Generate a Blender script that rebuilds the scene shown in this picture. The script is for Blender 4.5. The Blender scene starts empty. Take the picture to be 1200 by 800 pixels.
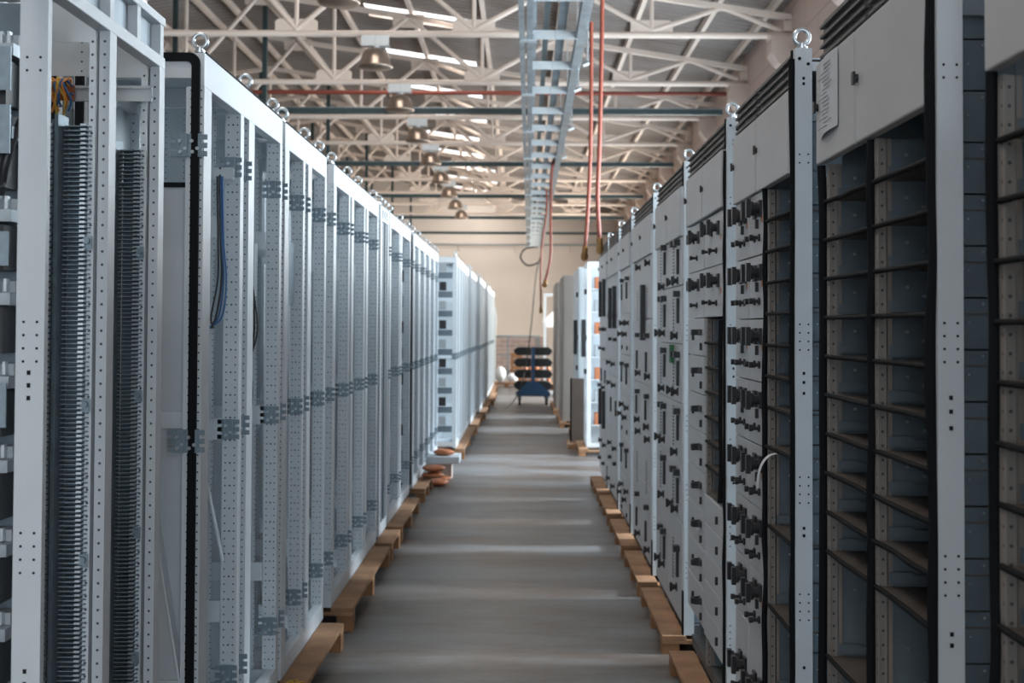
import bpy, math, random
from mathutils import Vector, Matrix
PI = math.pi
C = bpy.context.scene.collection
scene = bpy.context.scene
# ------------------------------------------------------------------ camera
EYE = 1.51
cam = bpy.data.cameras.new('camera'); camo = bpy.data.objects.new('camera', cam); C.objects.link(camo)
cam.sensor_width = 36.0; cam.lens = 45.0; cam.clip_end = 200
cam.shift_x = -13/1200; cam.shift_y = -54/1200
camo.matrix_world = Matrix.Translation((0, 0, EYE)) @ Matrix.Rotation(math.radians(91.4), 4, 'X') @ Matrix.Rotation(0.0045, 4, 'Z')
cam.dof.use_dof = True; cam.dof.focus_distance = 3.6; cam.dof.aperture_fstop = 5.6
scene.camera = camo
# ------------------------------------------------------------------ world, lights, exposure
scene.view_settings.view_transform = 'Standard'; scene.view_settings.look = 'None'
scene.view_settings.gamma = 1.0; scene.view_settings.use_curve_mapping = False
scene.view_settings.exposure = 0.06
w = bpy.data.worlds.new('sky'); scene.world = w; w.use_nodes = True
w.node_tree.nodes['Background'].inputs[0].default_value = (0.95, 0.97, 1.0, 1)
w.node_tree.nodes['Background'].inputs[1].default_value = 2.2
def area(name, loc, rot, sx, sy, power, col):
    l = bpy.data.lights.new(name, 'AREA'); l.shape = 'RECTANGLE'; l.size = sx; l.size_y = sy
    l.energy = power; l.color = col
    o = bpy.data.objects.new(name, l); C.objects.link(o); o.location = loc; o.rotation_euler = rot
    return o
WALL_R = 3.30; WALL_L = -13.4; RIDGE_X = -5.0; WALL_B = 46.0; WALL_F = -7.0
TR0, TRS = 15.7, 3.135                      # first truss in view and their spacing
def roof_z(x):
    h0 = 5.43 + 0.15*(WALL_R+5.0)
    return h0 - 0.15*abs(x-RIDGE_X) + 0.12
# daylight through the roof lights (strips between the trusses)
SKY_Y = [TR0 + TRS*(k+0.29) for k in range(-6, 10)]
tilt = math.atan(0.15)
for yy in SKY_Y:
    area('skylight_daylight', (-1.65, yy, roof_z(-1.65)+0.05), (0, tilt, 0), 1.6, 0.8, 38, (1.0, 0.90, 0.80))
    if yy > 24: area('skylight_daylight', (-8.4, yy, roof_z(-8.4)+0.05), (0, -tilt, 0), 1.6, 0.6, 38, (1.0, 0.90, 0.80))
# daylight through the windows of the side wall; fill lights behind the photographer are added
WINS = [4.4, 8.6, 12.8, 17.0, 21.2, 25.4, 29.6, 33.8, 38.0]
for yy in WINS:
    area('window_daylight', (WALL_R-0.03, yy+1.5, 2.2), (0, math.radians(90), 0), 2.6, 3.0, (440 if yy < 12 else 190) if yy < 28 else 360, (0.80, 0.92, 1.0) if yy < 24 else (1.0, 0.93, 0.82))
sun = bpy.data.lights.new('sun', 'SUN'); sun.energy = 7.5; sun.angle = math.radians(11); sun.color = (0.78, 0.90, 1.0)
suno = bpy.data.objects.new('sun', sun); C.objects.link(suno); suno.rotation_euler = (0, math.radians(90-36), 0)
area('rear_fill', (1.95, WALL_F+0.1, 2.3), (math.radians(90), 0, 0), 2.5, 4.4, 150, (0.75, 0.88, 1.0))  # added fill for the left posts, from an invented opening behind the camera
area('rear_fill', (-2.2, WALL_F+0.1, 2.3), (math.radians(90), 0, 0), 2.5, 4.4, 70, (0.80, 0.90, 1.0))  # second added fill, for the right doors and open bays

# ------------------------------------------------------------------ materials
def nt(name):
    m = bpy.data.materials.new(name); m.use_nodes = True
    return m, m.node_tree, m.node_tree.nodes['Principled BSDF']
def plain(name, col, rough=0.5, metal=0.0, var=0.0, scale=6.0, bump=0.0, bscale=60.0, spec=0.5):
    m, t, b = nt(name)
    b.inputs['Roughness'].default_value = rough; b.inputs['Metallic'].default_value = metal
    b.inputs['Base Color'].default_value = (*col, 1); b.inputs['Specular IOR Level'].default_value = spec
    if var:
        tc = t.nodes.new('ShaderNodeTexCoord'); n = t.nodes.new('ShaderNodeTexNoise'); n.inputs['Scale'].default_value = scale
        n.inputs['Detail'].default_value = 5
        r = t.nodes.new('ShaderNodeValToRGB')
        r.color_ramp.elements[0].position = 0.3; r.color_ramp.elements[1].position = 0.7
        r.color_ramp.elements[0].color = (*[c*(1-var) for c in col], 1); r.color_ramp.elements[1].color = (*[min(1, c*(1+var)) for c in col], 1)
        t.links.new(tc.outputs['Object'], n.inputs['Vector']); t.links.new(n.outputs['Fac'], r.inputs['Fac'])
        t.links.new(r.outputs['Color'], b.inputs['Base Color'])
    if bump:
        tc = t.nodes.new('ShaderNodeTexCoord'); n = t.nodes.new('ShaderNodeTexNoise'); n.inputs['Scale'].default_value = bscale
        bp = t.nodes.new('ShaderNodeBump'); bp.inputs['Strength'].default_value = bump; bp.inputs['Distance'].default_value = 0.01
        t.links.new(tc.outputs['Object'], n.inputs['Vector']); t.links.new(n.outputs['Fac'], bp.inputs['Height']); t.links.new(bp.outputs['Normal'], b.inputs['Normal'])
    return m
def perf(name, col, pitch, off, rad, rough=0.45, metal=0.0, square=False, pitch2=0.0, off2=0.0, rad2=0.0):
    """painted or plated sheet pierced by regular columns of holes, laid out in the part's own coordinates"""
    m, t, b = nt(name); N = t.nodes.new; L = t.links.new
    b.inputs['Roughness'].default_value = rough; b.inputs['Metallic'].default_value = metal
    tc = N('ShaderNodeTexCoord'); s = N('ShaderNodeSeparateXYZ'); L(tc.outputs['Object'], s.inputs[0])
    sn = N('ShaderNodeSeparateXYZ'); L(tc.outputs['Normal'], sn.inputs[0])
    def M(op, a, bb=None):
        n = N('ShaderNodeMath'); n.operation = op
        for i, v in enumerate((a, bb)):
            if v is None: continue
            if isinstance(v, (int, float)): n.inputs[i].default_value = v
            else: L(v, n.inputs[i])
        return n.outputs[0]
    isx = M('GREATER_THAN', M('ABSOLUTE', sn.outputs[0]), 0.6)
    c = M('ADD', M('MULTIPLY', s.outputs[1], isx), M('MULTIPLY', s.outputs[0], M('SUBTRACT', 1.0, isx)))
    c = M('ABSOLUTE', c)
    def dots(p, o, r):
        dz = M('MULTIPLY', M('ABSOLUTE', M('SUBTRACT', M('FRACT', M('ADD', M('DIVIDE', s.outputs[2], p), 100.0)), 0.5)), p)
        dx = M('ABSOLUTE', M('SUBTRACT', c, o))
        if square: return M('LESS_THAN', M('MAXIMUM', dz, dx), r)
        return M('LESS_THAN', M('SQRT', M('ADD', M('MULTIPLY', dz, dz), M('MULTIPLY', dx, dx))), r)
    d = dots(pitch, off, rad)
    if rad2: d = M('MAXIMUM', d, dots(pitch2, off2, rad2))
    notz = M('LESS_THAN', M('ABSOLUTE', sn.outputs[2]), 0.6)
    d = M('MULTIPLY', d, notz)
    mix = N('ShaderNodeMix'); mix.data_type = 'RGBA'; L(d, mix.inputs[0])
    mix.inputs[6].default_value = (*col, 1); mix.inputs[7].default_value = (0.05, 0.06, 0.07, 1)
    L(mix.outputs[2], b.inputs['Base Color'])
    return m
PAINT = (0.60, 0.665, 0.71)
M_paint = plain('light_grey_paint', PAINT, 0.42, 0, 0.05, 3, 0.05, 300)
M_edge = plain('pale_grey_paint', (0.64, 0.69, 0.73), 0.38, 0, 0.03, 3)
M_door = plain('grey_door_paint', (0.50, 0.52, 0.54), 0.5, 0, 0.04, 4, 0.06, 400)
M_perf2 = perf('paint_two_rows_of_holes', PAINT, 0.025, 0.0125, 0.0026)
M_perf1 = perf('paint_one_row_of_holes', PAINT, 0.030, 0.0, 0.0030, pitch2=0.15, off2=0.0, rad2=0.0)
M_perf3 = perf('paint_square_and_round_holes', PAINT, 0.025, 0.015, 0.0027, pitch2=0.075, off2=0.0, rad2=0.0032)
M_panel = perf('inner_panel_small_holes', (0.50, 0.56, 0.60), 0.02, 0.03, 0.002, rough=0.5)
M_gperf = perf('galvanised_with_slots', (0.55, 0.60, 0.63), 0.025, 0.0, 0.004, rough=0.4, metal=0.6)
M_galv = plain('galvanised_steel', (0.33, 0.38, 0.42), 0.38, 0.6, 0.18, 14)
M_tray = plain('weathered_tray_zinc', (0.20, 0.235, 0.26), 0.42, 0.5, 0.25, 5)
M_clip = plain('zinc_plated_bracket', (0.24, 0.31, 0.36), 0.4, 0.4, 0.15, 30)
M_zinc = plain('bright_zinc', (0.62, 0.68, 0.72), 0.3, 0.85, 0.08, 40)
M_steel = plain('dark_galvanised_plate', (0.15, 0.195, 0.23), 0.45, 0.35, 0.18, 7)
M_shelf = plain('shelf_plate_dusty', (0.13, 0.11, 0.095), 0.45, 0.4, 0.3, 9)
M_strip = perf('warm_grey_punched_strip', (0.27, 0.255, 0.24), 0.030, 0.0, 0.0030, rough=0.5)
M_rub = plain('black_rubber', (0.008, 0.0095, 0.012), 0.75, 0, 0, spec=0.15)
M_hole = plain('open_hole', (0.015, 0.017, 0.02), 0.8, spec=0.1)
M_plast = plain('black_plastic', (0.022, 0.024, 0.028), 0.38)
M_vent = plain('dark_grille_paint', (0.10, 0.105, 0.11), 0.45, 0.2)
M_ventb = perf('dark_punched_grille', (0.06, 0.06, 0.062), 0.018, 0.0, 0.005, rough=0.4)
M_brk = plain('breaker_grey_plastic', (0.33, 0.37, 0.40), 0.45)
M_wood = plain('pallet_wood', (0.31, 0.17, 0.09), 0.75, 0, 0.35, 5, 0.3, 40)
M_wood2 = plain('old_pallet_wood', (0.26, 0.13, 0.06), 0.8, 0, 0.35, 6, 0.3, 40)
M_hose = plain('red_brown_hose', (0.27, 0.065, 0.04), 0.45, 0, 0.1, 20)
M_brass = plain('brass', (0.36, 0.20, 0.08), 0.35, 0.8)
M_blue = plain('blue_enamel', (0.03, 0.11, 0.25), 0.4)
M_dark = plain('charcoal_foam', (0.035, 0.042, 0.048), 0.75)
M_cream = plain('cream_truss_paint', (0.72, 0.62, 0.55), 0.5, 0, 0.06, 2)
M_green = plain('dark_green_steel', (0.022, 0.045, 0.050), 0.5)
M_redpipe = plain('red_pipe_paint', (0.25, 0.06, 0.04), 0.5)
M_alu = plain('spun_aluminium', (0.36, 0.29, 0.24), 0.32, 0.85, 0.1, 10)
M_paper = plain('paper', (0.62, 0.66, 0.70), 0.8)
M_ink = plain('printed_lines', (0.20, 0.22, 0.26), 0.8)
M_orange = plain('orange_plastic', (0.45, 0.15, 0.06), 0.5, 0, 0.2, 12)
M_white = plain('white_sacking', (0.72, 0.74, 0.76), 0.7, 0, 0.08, 9)
M_brown = plain('brown_hardboard', (0.155, 0.12, 0.10), 0.5, 0, 0.12, 3)
M_taupe = plain('taupe_cabinet_side', (0.25, 0.225, 0.205), 0.55, 0, 0.05, 2)
M_yellow = plain('dry_yellow_leaf', (0.55, 0.36, 0.05), 0.7)
M_wblue = plain('blue_wire', (0.03, 0.12, 0.30), 0.45)
M_worange = plain('orange_wire', (0.75, 0.25, 0.03), 0.45)
M_lgreen = plain('green_plastic', (0.02, 0.16, 0.06), 0.45)
M_glass, t_, b_ = nt('window_glass'); tb_ = t_.nodes.new('ShaderNodeBsdfTransparent'); mx_ = t_.nodes.new('ShaderNodeMixShader'); mx_.inputs[0].default_value = 0.1
t_.links.new(tb_.outputs[0], mx_.inputs[1]); t_.links.new(b_.outputs[0], mx_.inputs[2]); t_.links.new(mx_.outputs[0], t_.nodes['Material Output'].inputs[0]); b_.inputs['Roughness'].default_value = 0.05
def floor_mat():
    m, t, b = nt('worn_concrete'); N = t.nodes.new; L = t.links.new
    tc = N('ShaderNodeTexCoord')
    n1 = N('ShaderNodeTexNoise'); n1.inputs['Scale'].default_value = 0.9; n1.inputs['Detail'].default_value = 8; n1.inputs['Roughness'].default_value = 0.65
    n2 = N('ShaderNodeTexNoise'); n2.inputs['Scale'].default_value = 22; n2.inputs['Detail'].default_value = 6
    mp = N('ShaderNodeMapping'); mp.inputs['Scale'].default_value = (0.55, 2.2, 1)
    L(tc.outputs['Object'], mp.inputs[0]); L(mp.outputs[0], n1.inputs['Vector']); L(tc.outputs['Object'], n2.inputs['Vector'])
    r = N('ShaderNodeValToRGB'); e = r.color_ramp.elements
    e[0].position = 0.40; e[0].color = (0.098, 0.072, 0.057, 1); e[1].position = 0.58; e[1].color = (0.195, 0.20, 0.205, 1)
    mx = N('ShaderNodeMix'); mx.data_type = 'RGBA'; mx.blend_type = 'MULTIPLY'; mx.inputs[0].default_value = 0.25
    L(n1.outputs['Fac'], r.inputs[0]); L(r.outputs[0], mx.inputs[6]); L(n2.outputs['Fac'], mx.inputs[7])
    L(mx.outputs[2], b.inputs['Base Color'])
    r2 = N('ShaderNodeMapRange'); r2.inputs[3].default_value = 0.30; r2.inputs[4].default_value = 0.55
    L(n1.outputs['Fac'], r2.inputs[0]); L(r2.outputs[0], b.inputs['Roughness'])
    bp = N('ShaderNodeBump'); bp.inputs['Strength'].default_value = 0.15; bp.inputs['Distance'].default_value = 0.01
    L(n2.outputs['Fac'], bp.inputs['Height']); L(bp.outputs[0], b.inputs['Normal'])
    return m
def roof_mat():
    m, t, b = nt('corrugated_roof_sheet'); N = t.nodes.new; L = t.links.new
    tc = N('ShaderNodeTexCoord'); wv = N('ShaderNodeTexWave'); wv.bands_direction = 'Y'; wv.inputs['Scale'].default_value = 1.6; wv.inputs['Distortion'].default_value = 0.0
    n = N('ShaderNodeTexNoise'); n.inputs['Scale'].default_value = 0.8; n.inputs['Detail'].default_value = 6
    r = N('ShaderNodeValToRGB'); e = r.color_ramp.elements
    e[0].position = 0.3; e[0].color = (0.17, 0.135, 0.118, 1); e[1].position = 0.7; e[1].color = (0.29, 0.275, 0.27, 1)
    L(tc.outputs['Object'], wv.inputs[0]); L(tc.outputs['Object'], n.inputs[0]); L(n.outputs['Fac'], r.inputs[0]); L(r.outputs[0], b.inputs['Base Color'])
    bp = N('ShaderNodeBump'); bp.inputs['Strength'].default_value = 1.0; bp.inputs['Distance'].default_value = 0.04
    L(wv.outputs['Fac'], bp.inputs['Height']); L(bp.outputs[0], b.inputs['Normal']); b.inputs['Roughness'].default_value = 0.7
    return m
def block_mat():
    m, t, b = nt('painted_blockwork'); N = t.nodes.new; L = t.links.new
    tc = N('ShaderNodeTexCoord'); s = N('ShaderNodeSeparateXYZ'); L(tc.outputs['Object'], s.inputs[0])
    c = N('ShaderNodeCombineXYZ'); a = N('ShaderNodeMath'); L(s.outputs[0], a.inputs[0]); L(s.outputs[1], a.inputs[1]); L(a.outputs[0], c.inputs[0]); L(s.outputs[2], c.inputs[1])
    br = N('ShaderNodeTexBrick'); L(c.outputs[0], br.inputs['Vector']); br.inputs['Scale'].default_value = 1
    br.inputs['Brick Width'].default_value = 1.3; br.inputs['Row Height'].default_value = 0.42; br.inputs['Mortar Size'].default_value = 0.008
    br.inputs['Color1'].default_value = (0.56, 0.43, 0.37, 1); br.inputs['Color2'].default_value = (0.51, 0.40, 0.35, 1); br.inputs['Mortar'].default_value = (0.36, 0.28, 0.25, 1)
    L(br.outputs['Color'], b.inputs['Base Color']); b.inputs['Roughness'].default_value = 0.8
    return m
M_floor, M_roof, M_block = floor_mat(), roof_mat(), block_mat()
M_plaster = plain('cream_plaster', (0.70, 0.64, 0.59), 0.8, 0, 0.06, 0.6, 0.1, 8)
M_conc = plain('cast_concrete', (0.60, 0.49, 0.43), 0.8, 0, 0.1, 3)

# ------------------------------------------------------------------ mesh helpers
class MB:
    def __init__(s): s.v = []; s.f = []; s.m = []; s.sm = []
    def add(s, vs, fs, mi=0, sm=False):
        k = len(s.v); s.v += [tuple(p) for p in vs]
        for f in fs: s.f.append([i+k for i in f]); s.m.append(mi); s.sm.append(sm)
        return s
    def box(s, x0, x1, y0, y1, z0, z1, mi=0):
        if x0 > x1: x0, x1 = x1, x0
        vs = [(x0,y0,z0),(x1,y0,z0),(x1,y1,z0),(x0,y1,z0),(x0,y0,z1),(x1,y0,z1),(x1,y1,z1),(x0,y1,z1)]
        return s.add(vs, [(0,3,2,1),(4,5,6,7),(0,1,5,4),(1,2,6,5),(2,3,7,6),(3,0,4,7)], mi)
    def prism(s, poly, axis, a, b, mi=0):
        """poly = list of 2D points in the other two axes, extruded along axis from a to b"""
        def P(u, v, t): return {0: (t,u,v), 1: (u,t,v), 2: (u,v,t)}[axis]
        n = len(poly); vs = [P(u,v,a) for u,v in poly] + [P(u,v,b) for u,v in poly]
        fs = [tuple(range(n)), tuple(range(2*n-1, n-1, -1))] + [(i,i+n,(i+1)%n+n,(i+1)%n) for i in range(n)]
        return s.add(vs, fs, mi)
    def cyl(s, p0, p1, r, n=10, mi=0, r1=None, sm=True):
        return s.tube([p0, p1], r, n, mi, r1=r1, sm=sm)
    def tube(s, pts, r, n=8, mi=0, r1=None, sm=True):
        pts = [Vector(p) for p in pts]; k = len(pts); rings = []
        up = None
        for i, p in enumerate(pts):
            d = (pts[min(i+1,k-1)]-pts[max(i-1,0)]).normalized()
            if up is None: up = Vector((0,0,1)) if abs(d.z) < 0.9 else Vector((1,0,0))
            a = d.cross(up).normalized(); b = a.cross(d).normalized(); up = b
            rr = r if r1 is None else r + (r1-r)*i/(k-1)
            rings.append([p + a*math.cos(2*PI*j/n)*rr + b*math.sin(2*PI*j/n)*rr for j in range(n)])
        vs = [q for R in rings for q in R]
        fs = [(i*n+j, i*n+(j+1)%n, (i+1)*n+(j+1)%n, (i+1)*n+j) for i in range(k-1) for j in range(n)]
        s.add(vs, fs, mi, sm)
        s.add(rings[0], [tuple(range(n))[::-1]], mi); s.add(rings[-1], [tuple(range(n))], mi)
        return s
    def bar(s, p0, p1, w, h, mi=0):
        """rectangular bar between two points"""
        p0, p1 = Vector(p0), Vector(p1); d = (p1-p0).normalized()
        up = Vector((0,0,1)) if abs(d.z) < 0.95 else Vector((0,1,0))
        a = d.cross(up).normalized()*w/2; b = a.cross(d).normalized()*h/2
        vs = [p0-a-b,p0+a-b,p0+a+b,p0-a+b,p1-a-b,p1+a-b,p1+a+b,p1-a+b]
        return s.add(vs, [(0,1,2,3),(7,6,5,4),(0,4,5,1),(1,5,6,2),(2,6,7,3),(3,7,4,0)], mi)
    def torus(s, c, ax, R, r, n=20, k=8, mi=0):
        c = Vector(c); ax = Vector(ax).normalized(); a = ax.orthogonal().normalized(); b = ax.cross(a)
        vs = []
        for i in range(n):
            t = 2*PI*i/n; d = a*math.cos(t)+b*math.sin(t)
            for j in range(k):
                u = 2*PI*j/k; vs.append(c + d*(R+r*math.cos(u)) + ax*r*math.sin(u))
        return s.add(vs, [(i*k+j, i*k+(j+1)%k, ((i+1)%n)*k+(j+1)%k, ((i+1)%n)*k+j) for i in range(n) for j in range(k)], mi, True)
    def lathe(s, c, prof, n=24, mi=0):
        vs = [(c[0]+r*math.cos(2*PI*j/n), c[1]+r*math.sin(2*PI*j/n), c[2]+z) for r, z in prof for j in range(n)]
        return s.add(vs, [(i*n+j, i*n+(j+1)%n, (i+1)*n+(j+1)%n, (i+1)*n+j) for i in range(len(prof)-1) for j in range(n)], mi, True)
    def mesh(s, name, mats, org=(0,0,0)):
        me = bpy.data.meshes.new(name)
        me.from_pydata([(x-org[0], y-org[1], z-org[2]) for x,y,z in s.v], [], s.f)
        for m in (mats if isinstance(mats, (list, tuple)) else [mats]): me.materials.append(m)
        me.polygons.foreach_set('material_index', s.m); me.polygons.foreach_set('use_smooth', s.sm); me.update()
        return me
    def build(s, name, mats, parent=None, org=None, bevel=0):
        """coordinates are world ones; origin = org (default the centre of the base)"""
        if org is None:
            xs, ys, zs = zip(*s.v); org = ((min(xs)+max(xs))/2, (min(ys)+max(ys))/2, min(zs))
        o = bpy.data.objects.new(name, s.mesh(name, mats, org)); C.objects.link(o)
        attach(o, org, parent)
        if bevel:
            b = o.modifiers.new('bevel', 'BEVEL'); b.width = bevel; b.segments = 2; b.limit_method = 'ANGLE'
        return o
WPOS = {}
def attach(o, org, parent):
    WPOS[o.name] = Vector(org)
    if parent is not None:
        o.parent = parent; o.location = Vector(org) - WPOS[parent.name]
    else: o.location = org
def place(name, mesh, loc, parent=None):
    o = bpy.data.objects.new(name, mesh); C.objects.link(o); attach(o, loc, parent); return o
def thing(name, label, cat, loc, group=None):
    o = bpy.data.objects.new(name, None); C.objects.link(o); o.location = loc; WPOS[o.name] = Vector(loc)
    o['label'] = label; o['category'] = cat
    if group: o['group'] = group
    return o
def tag(o, label, cat, group=None, kind=None):
    o['label'] = label; o['category'] = cat
    if group: o['group'] = group
    if kind: o['kind'] = kind
    return o
def struct(o): o['kind'] = 'structure'; return o
def smooth_pts(pts, n=8):
    """Catmull-Rom through the points"""
    P = [Vector(p) for p in pts]; P = [P[0]*2-P[1]] + P + [P[-1]*2-P[-2]]; out = []
    for i in range(1, len(P)-2):
        for j in range(n):
            t = j/n
            out.append(0.5*((2*P[i]) + (P[i+1]-P[i-1])*t + (2*P[i-1]-5*P[i]+4*P[i+1]-P[i+2])*t*t + (3*P[i]-P[i-1]-3*P[i+1]+P[i+2])*t**3))
    out.append(P[-2]); return out

# ------------------------------------------------------------------ the hall
b = MB().box(WALL_L, WALL_R, WALL_F, WALL_B, -0.1, 0); struct(b.build('floor', M_floor, org=(0,0,0)))
b = MB().box(WALL_R, WALL_R+0.2, WALL_F, WALL_B, 0, 0.9)
b.box(WALL_R, WALL_R+0.2, WALL_F, WALL_B, 3.5, roof_z(WALL_R)+0.3)
edges = [WALL_F] + [e for y in WINS for e in (y, y+3.0)] + [WALL_B]
for i in range(0, len(edges), 2): b.box(WALL_R, WALL_R+0.2, edges[i], edges[i+1], 0.9, 3.5)
struct(b.build('wall_right', M_block, org=(WALL_R, 0, 0)))
for i, y in enumerate(WINS):
    wf = MB()
    for z in (0.92, 2.2, 3.47): wf.box(WALL_R+0.05, WALL_R+0.11, y, y+3.0, z-0.025, z+0.025)
    for k in range(5): wf.box(WALL_R+0.05, WALL_R+0.11, y+k*0.74, y+k*0.74+0.04, 0.9, 3.5)
    f = struct(wf.build('window_%d' % (i+1), M_cream))
    g = MB().box(WALL_R+0.07, WALL_R+0.075, y, y+3.0, 0.9, 3.5).build('pane', M_glass, f)
struct(MB().box(WALL_L-0.2, WALL_L, WALL_F, WALL_B, 0, roof_z(WALL_L)+0.2).build('wall_left', M_plaster))
poly = [(WALL_L, 0), (WALL_R, 0), (WALL_R, roof_z(WALL_R)), (RIDGE_X, roof_z(RIDGE_X)), (WALL_L, roof_z(WALL_L))]
struct(MB().prism(poly, 1, WALL_B, WALL_B+0.2).build('wall_back', M_plaster))
b = MB(); b.box(WALL_L, -3.5, WALL_F-0.2, WALL_F, 0, 4.6); b.box(-0.9, 0.65, WALL_F-0.2, WALL_F, 0, 4.6); b.box(3.22, WALL_R, WALL_F-0.2, WALL_F, 0, 4.6)  # unseen wall, its two openings made up for the added rear fill lights
b.prism([(WALL_L, 4.6), (WALL_R, 4.6), (WALL_R, roof_z(WALL_R)), (RIDGE_X, roof_z(RIDGE_X)), (WALL_L, roof_z(WALL_L))], 1, WALL_F-0.2, WALL_F)
struct(b.build('wall_front', M_plaster))
# brick dado of the far wall
brk, tt, bb = nt('red_grey_brick'); tc = tt.nodes.new('ShaderNodeTexCoord'); sp = tt.nodes.new('ShaderNodeSeparateXYZ'); cb = tt.nodes.new('ShaderNodeCombineXYZ'); br = tt.nodes.new('ShaderNodeTexBrick')
tt.links.new(tc.outputs['Object'], sp.inputs[0]); tt.links.new(sp.outputs[0], cb.inputs[0]); tt.links.new(sp.outputs[2], cb.inputs[1]); tt.links.new(cb.outputs[0], br.inputs['Vector'])
br.inputs['Scale'].default_value = 1; br.inputs['Brick Width'].default_value = 0.4; br.inputs['Row Height'].default_value = 0.15; br.inputs['Mortar Size'].default_value = 0.015
br.inputs['Color1'].default_value = (0.42, 0.33, 0.31, 1); br.inputs['Color2'].default_value = (0.34, 0.27, 0.26, 1); br.inputs['Mortar'].default_value = (0.5, 0.44, 0.42, 1)
tt.links.new(br.outputs['Color'], bb.inputs['Base Color']); bb.inputs['Roughness'].default_value = 0.85
struct(MB().box(WALL_L, WALL_R, WALL_B-0.12, WALL_B, 0, 1.15).build('baseboard_back', brk))
# roof with openings for the roof lights
b = MB()
def slab(x0, x1, y0, y1, mi=0):
    z0, z1 = roof_z(x0), roof_z(x1)
    b.add([(x0,y0,z0),(x1,y0,z1),(x1,y1,z1),(x0,y1,z0),(x0,y0,z0+.06),(x1,y0,z1+.06),(x1,y1,z1+.06),(x0,y1,z0+.06)],
          [(0,3,2,1),(4,5,6,7),(0,1,5,4),(1,2,6,5),(2,3,7,6),(3,0,4,7)], mi)
ey = [WALL_F] + [e for y in SKY_Y for e in (y-0.4, y+0.4)] + [WALL_B]
for (xa, xb, xo0, xo1) in ((RIDGE_X, WALL_R, -2.45, -0.85), (WALL_L, RIDGE_X, -9.2, -7.6)):
    slab(xa, xo0, WALL_F, WALL_B); slab(xo1, xb, WALL_F, WALL_B)
    for i in range(0, len(ey), 2): slab(xo0, xo1, ey[i], ey[i+1])
struct(b.build('ceiling', M_roof, org=(0,0,roof_z(WALL_R))))
# purlins and ties that run the length of the hall
for i, x in enumerate((-10.5, -9.4, -8.2, -7.1, -6.1, -5.25, -4.75, -3.9, -2.8, -1.7, -0.6, 0.5, 1.55, 2.45, 3.1)):
    z = roof_z(x)-0.06
    struct(MB().box(x-0.03, x+0.03, 9.5, WALL_B, z-0.05, z+0.05).build('trim_%d' % (i+1), M_cream))
n_trim = 16
def tr(y, x, z): return (x, y, z)
BC = 5.11       # height of the bottom chords
def topc(x): return roof_z(x) - 0.22
ys_tr = [TR0 + TRS*k for k in range(-2, 9)]
ordn = ['', '', 'nearest', 'second', 'third', 'fourth', 'fifth', 'sixth', 'seventh', 'eighth', 'ninth']
bot = [RIDGE_X + 2.19*k for k in range(-4, 4)]
mid = [x+1.09 for x in bot[:-1]]
for k, y in enumerate(ys_tr):
    if k < 2: lab = ['cream steel roof truss overhead, above the top of the picture', 'cream steel roof truss just above the top edge carrying the cut-off lamp'][k]
    else: lab = '%s cream tubular roof truss in view counting back from the viewer' % ordn[k]
    T = thing('roof_truss', lab, 'roof truss', (RIDGE_X, y, BC), 'roof trusses')
    MB().tube([(WALL_L+0.2, y, BC), (WALL_R+0.0, y, BC)], 0.042, 8).build('bottom_chord', M_cream, T)
    MB().bar((WALL_L+0.3, y, topc(WALL_L+.3)), (RIDGE_X, y, topc(RIDGE_X)), 0.08, 0.07).bar((RIDGE_X, y, topc(RIDGE_X)), (WALL_R, y, topc(WALL_R)), 0.08, 0.07).build('top_chord', M_cream, T)
    for x in bot:
        MB().tube([(x, y, BC), (x, y, topc(x))], 0.030, 6).build('vertical', M_cream, T)
        MB().prism([(x-.26, BC), (x+.26, BC), (x+.26, BC+.15), (x+.22, BC+.18), (x-.22, BC+.18), (x-.26, BC+.15)], 1, y-.015, y+.015).build('gusset', M_cream, T)
    for i, x in enumerate(mid):
        MB().tube([(bot[i], y, BC+.05), (x, y, topc(x))], 0.034, 6).build('diagonal', M_cream, T)
        MB().tube([(x, y, topc(x)), (bot[i+1], y, BC+.05)], 0.034, 6).build('diagonal', M_cream, T)
        MB().prism([(x-.22, topc(x)-.15), (x+.22, topc(x)-.17), (x+.24, topc(x)+.03), (x-.24, topc(x)+.05)], 1, y-.014, y+.014).build('gusset', M_cream, T)
    # last bay to the bearing on the right wall, and knee braces in the roof plane to the next truss
    MB().tube([(bot[-1], y, BC+.05), (2.45, y, topc(2.45))], 0.034, 6).tube([(2.45, y, topc(2.45)), (3.16, y, BC+.06)], 0.034, 6).build('end_brace', M_cream, T)
    for x, x2 in ((bot[3], mid[3]), (bot[4], mid[3]), (bot[5], mid[4]), (bot[6], mid[5])):
        MB().bar((x, y+.05, BC+.05), (x2 if x2 != x else x+1, y+TRS-.1, topc(x2)), 0.045, 0.045).build('wind_brace', M_cream, T)
    # concrete bearing block on the right wall
    c = MB(); c.prism([(WALL_R+.02, BC-.045), (WALL_R-.28, BC-.045), (WALL_R-.28, BC-.24), (WALL_R-.20, BC-.36), (WALL_R-.10, BC-.42), (WALL_R+.02, BC-.44)], 1, y-.16, y+.16)
    MB().box(WALL_R-.10, WALL_R-.002, y-.05, y+.05, BC+.045, topc(WALL_R)-.04).box(WALL_R-.30, WALL_R-.002, y-.12, y+.12, BC-.0445, BC-.02).build('end_post', M_cream, T)
    n_trim += 1; struct(c.build('trim_%d' % n_trim, M_conc))
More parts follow.
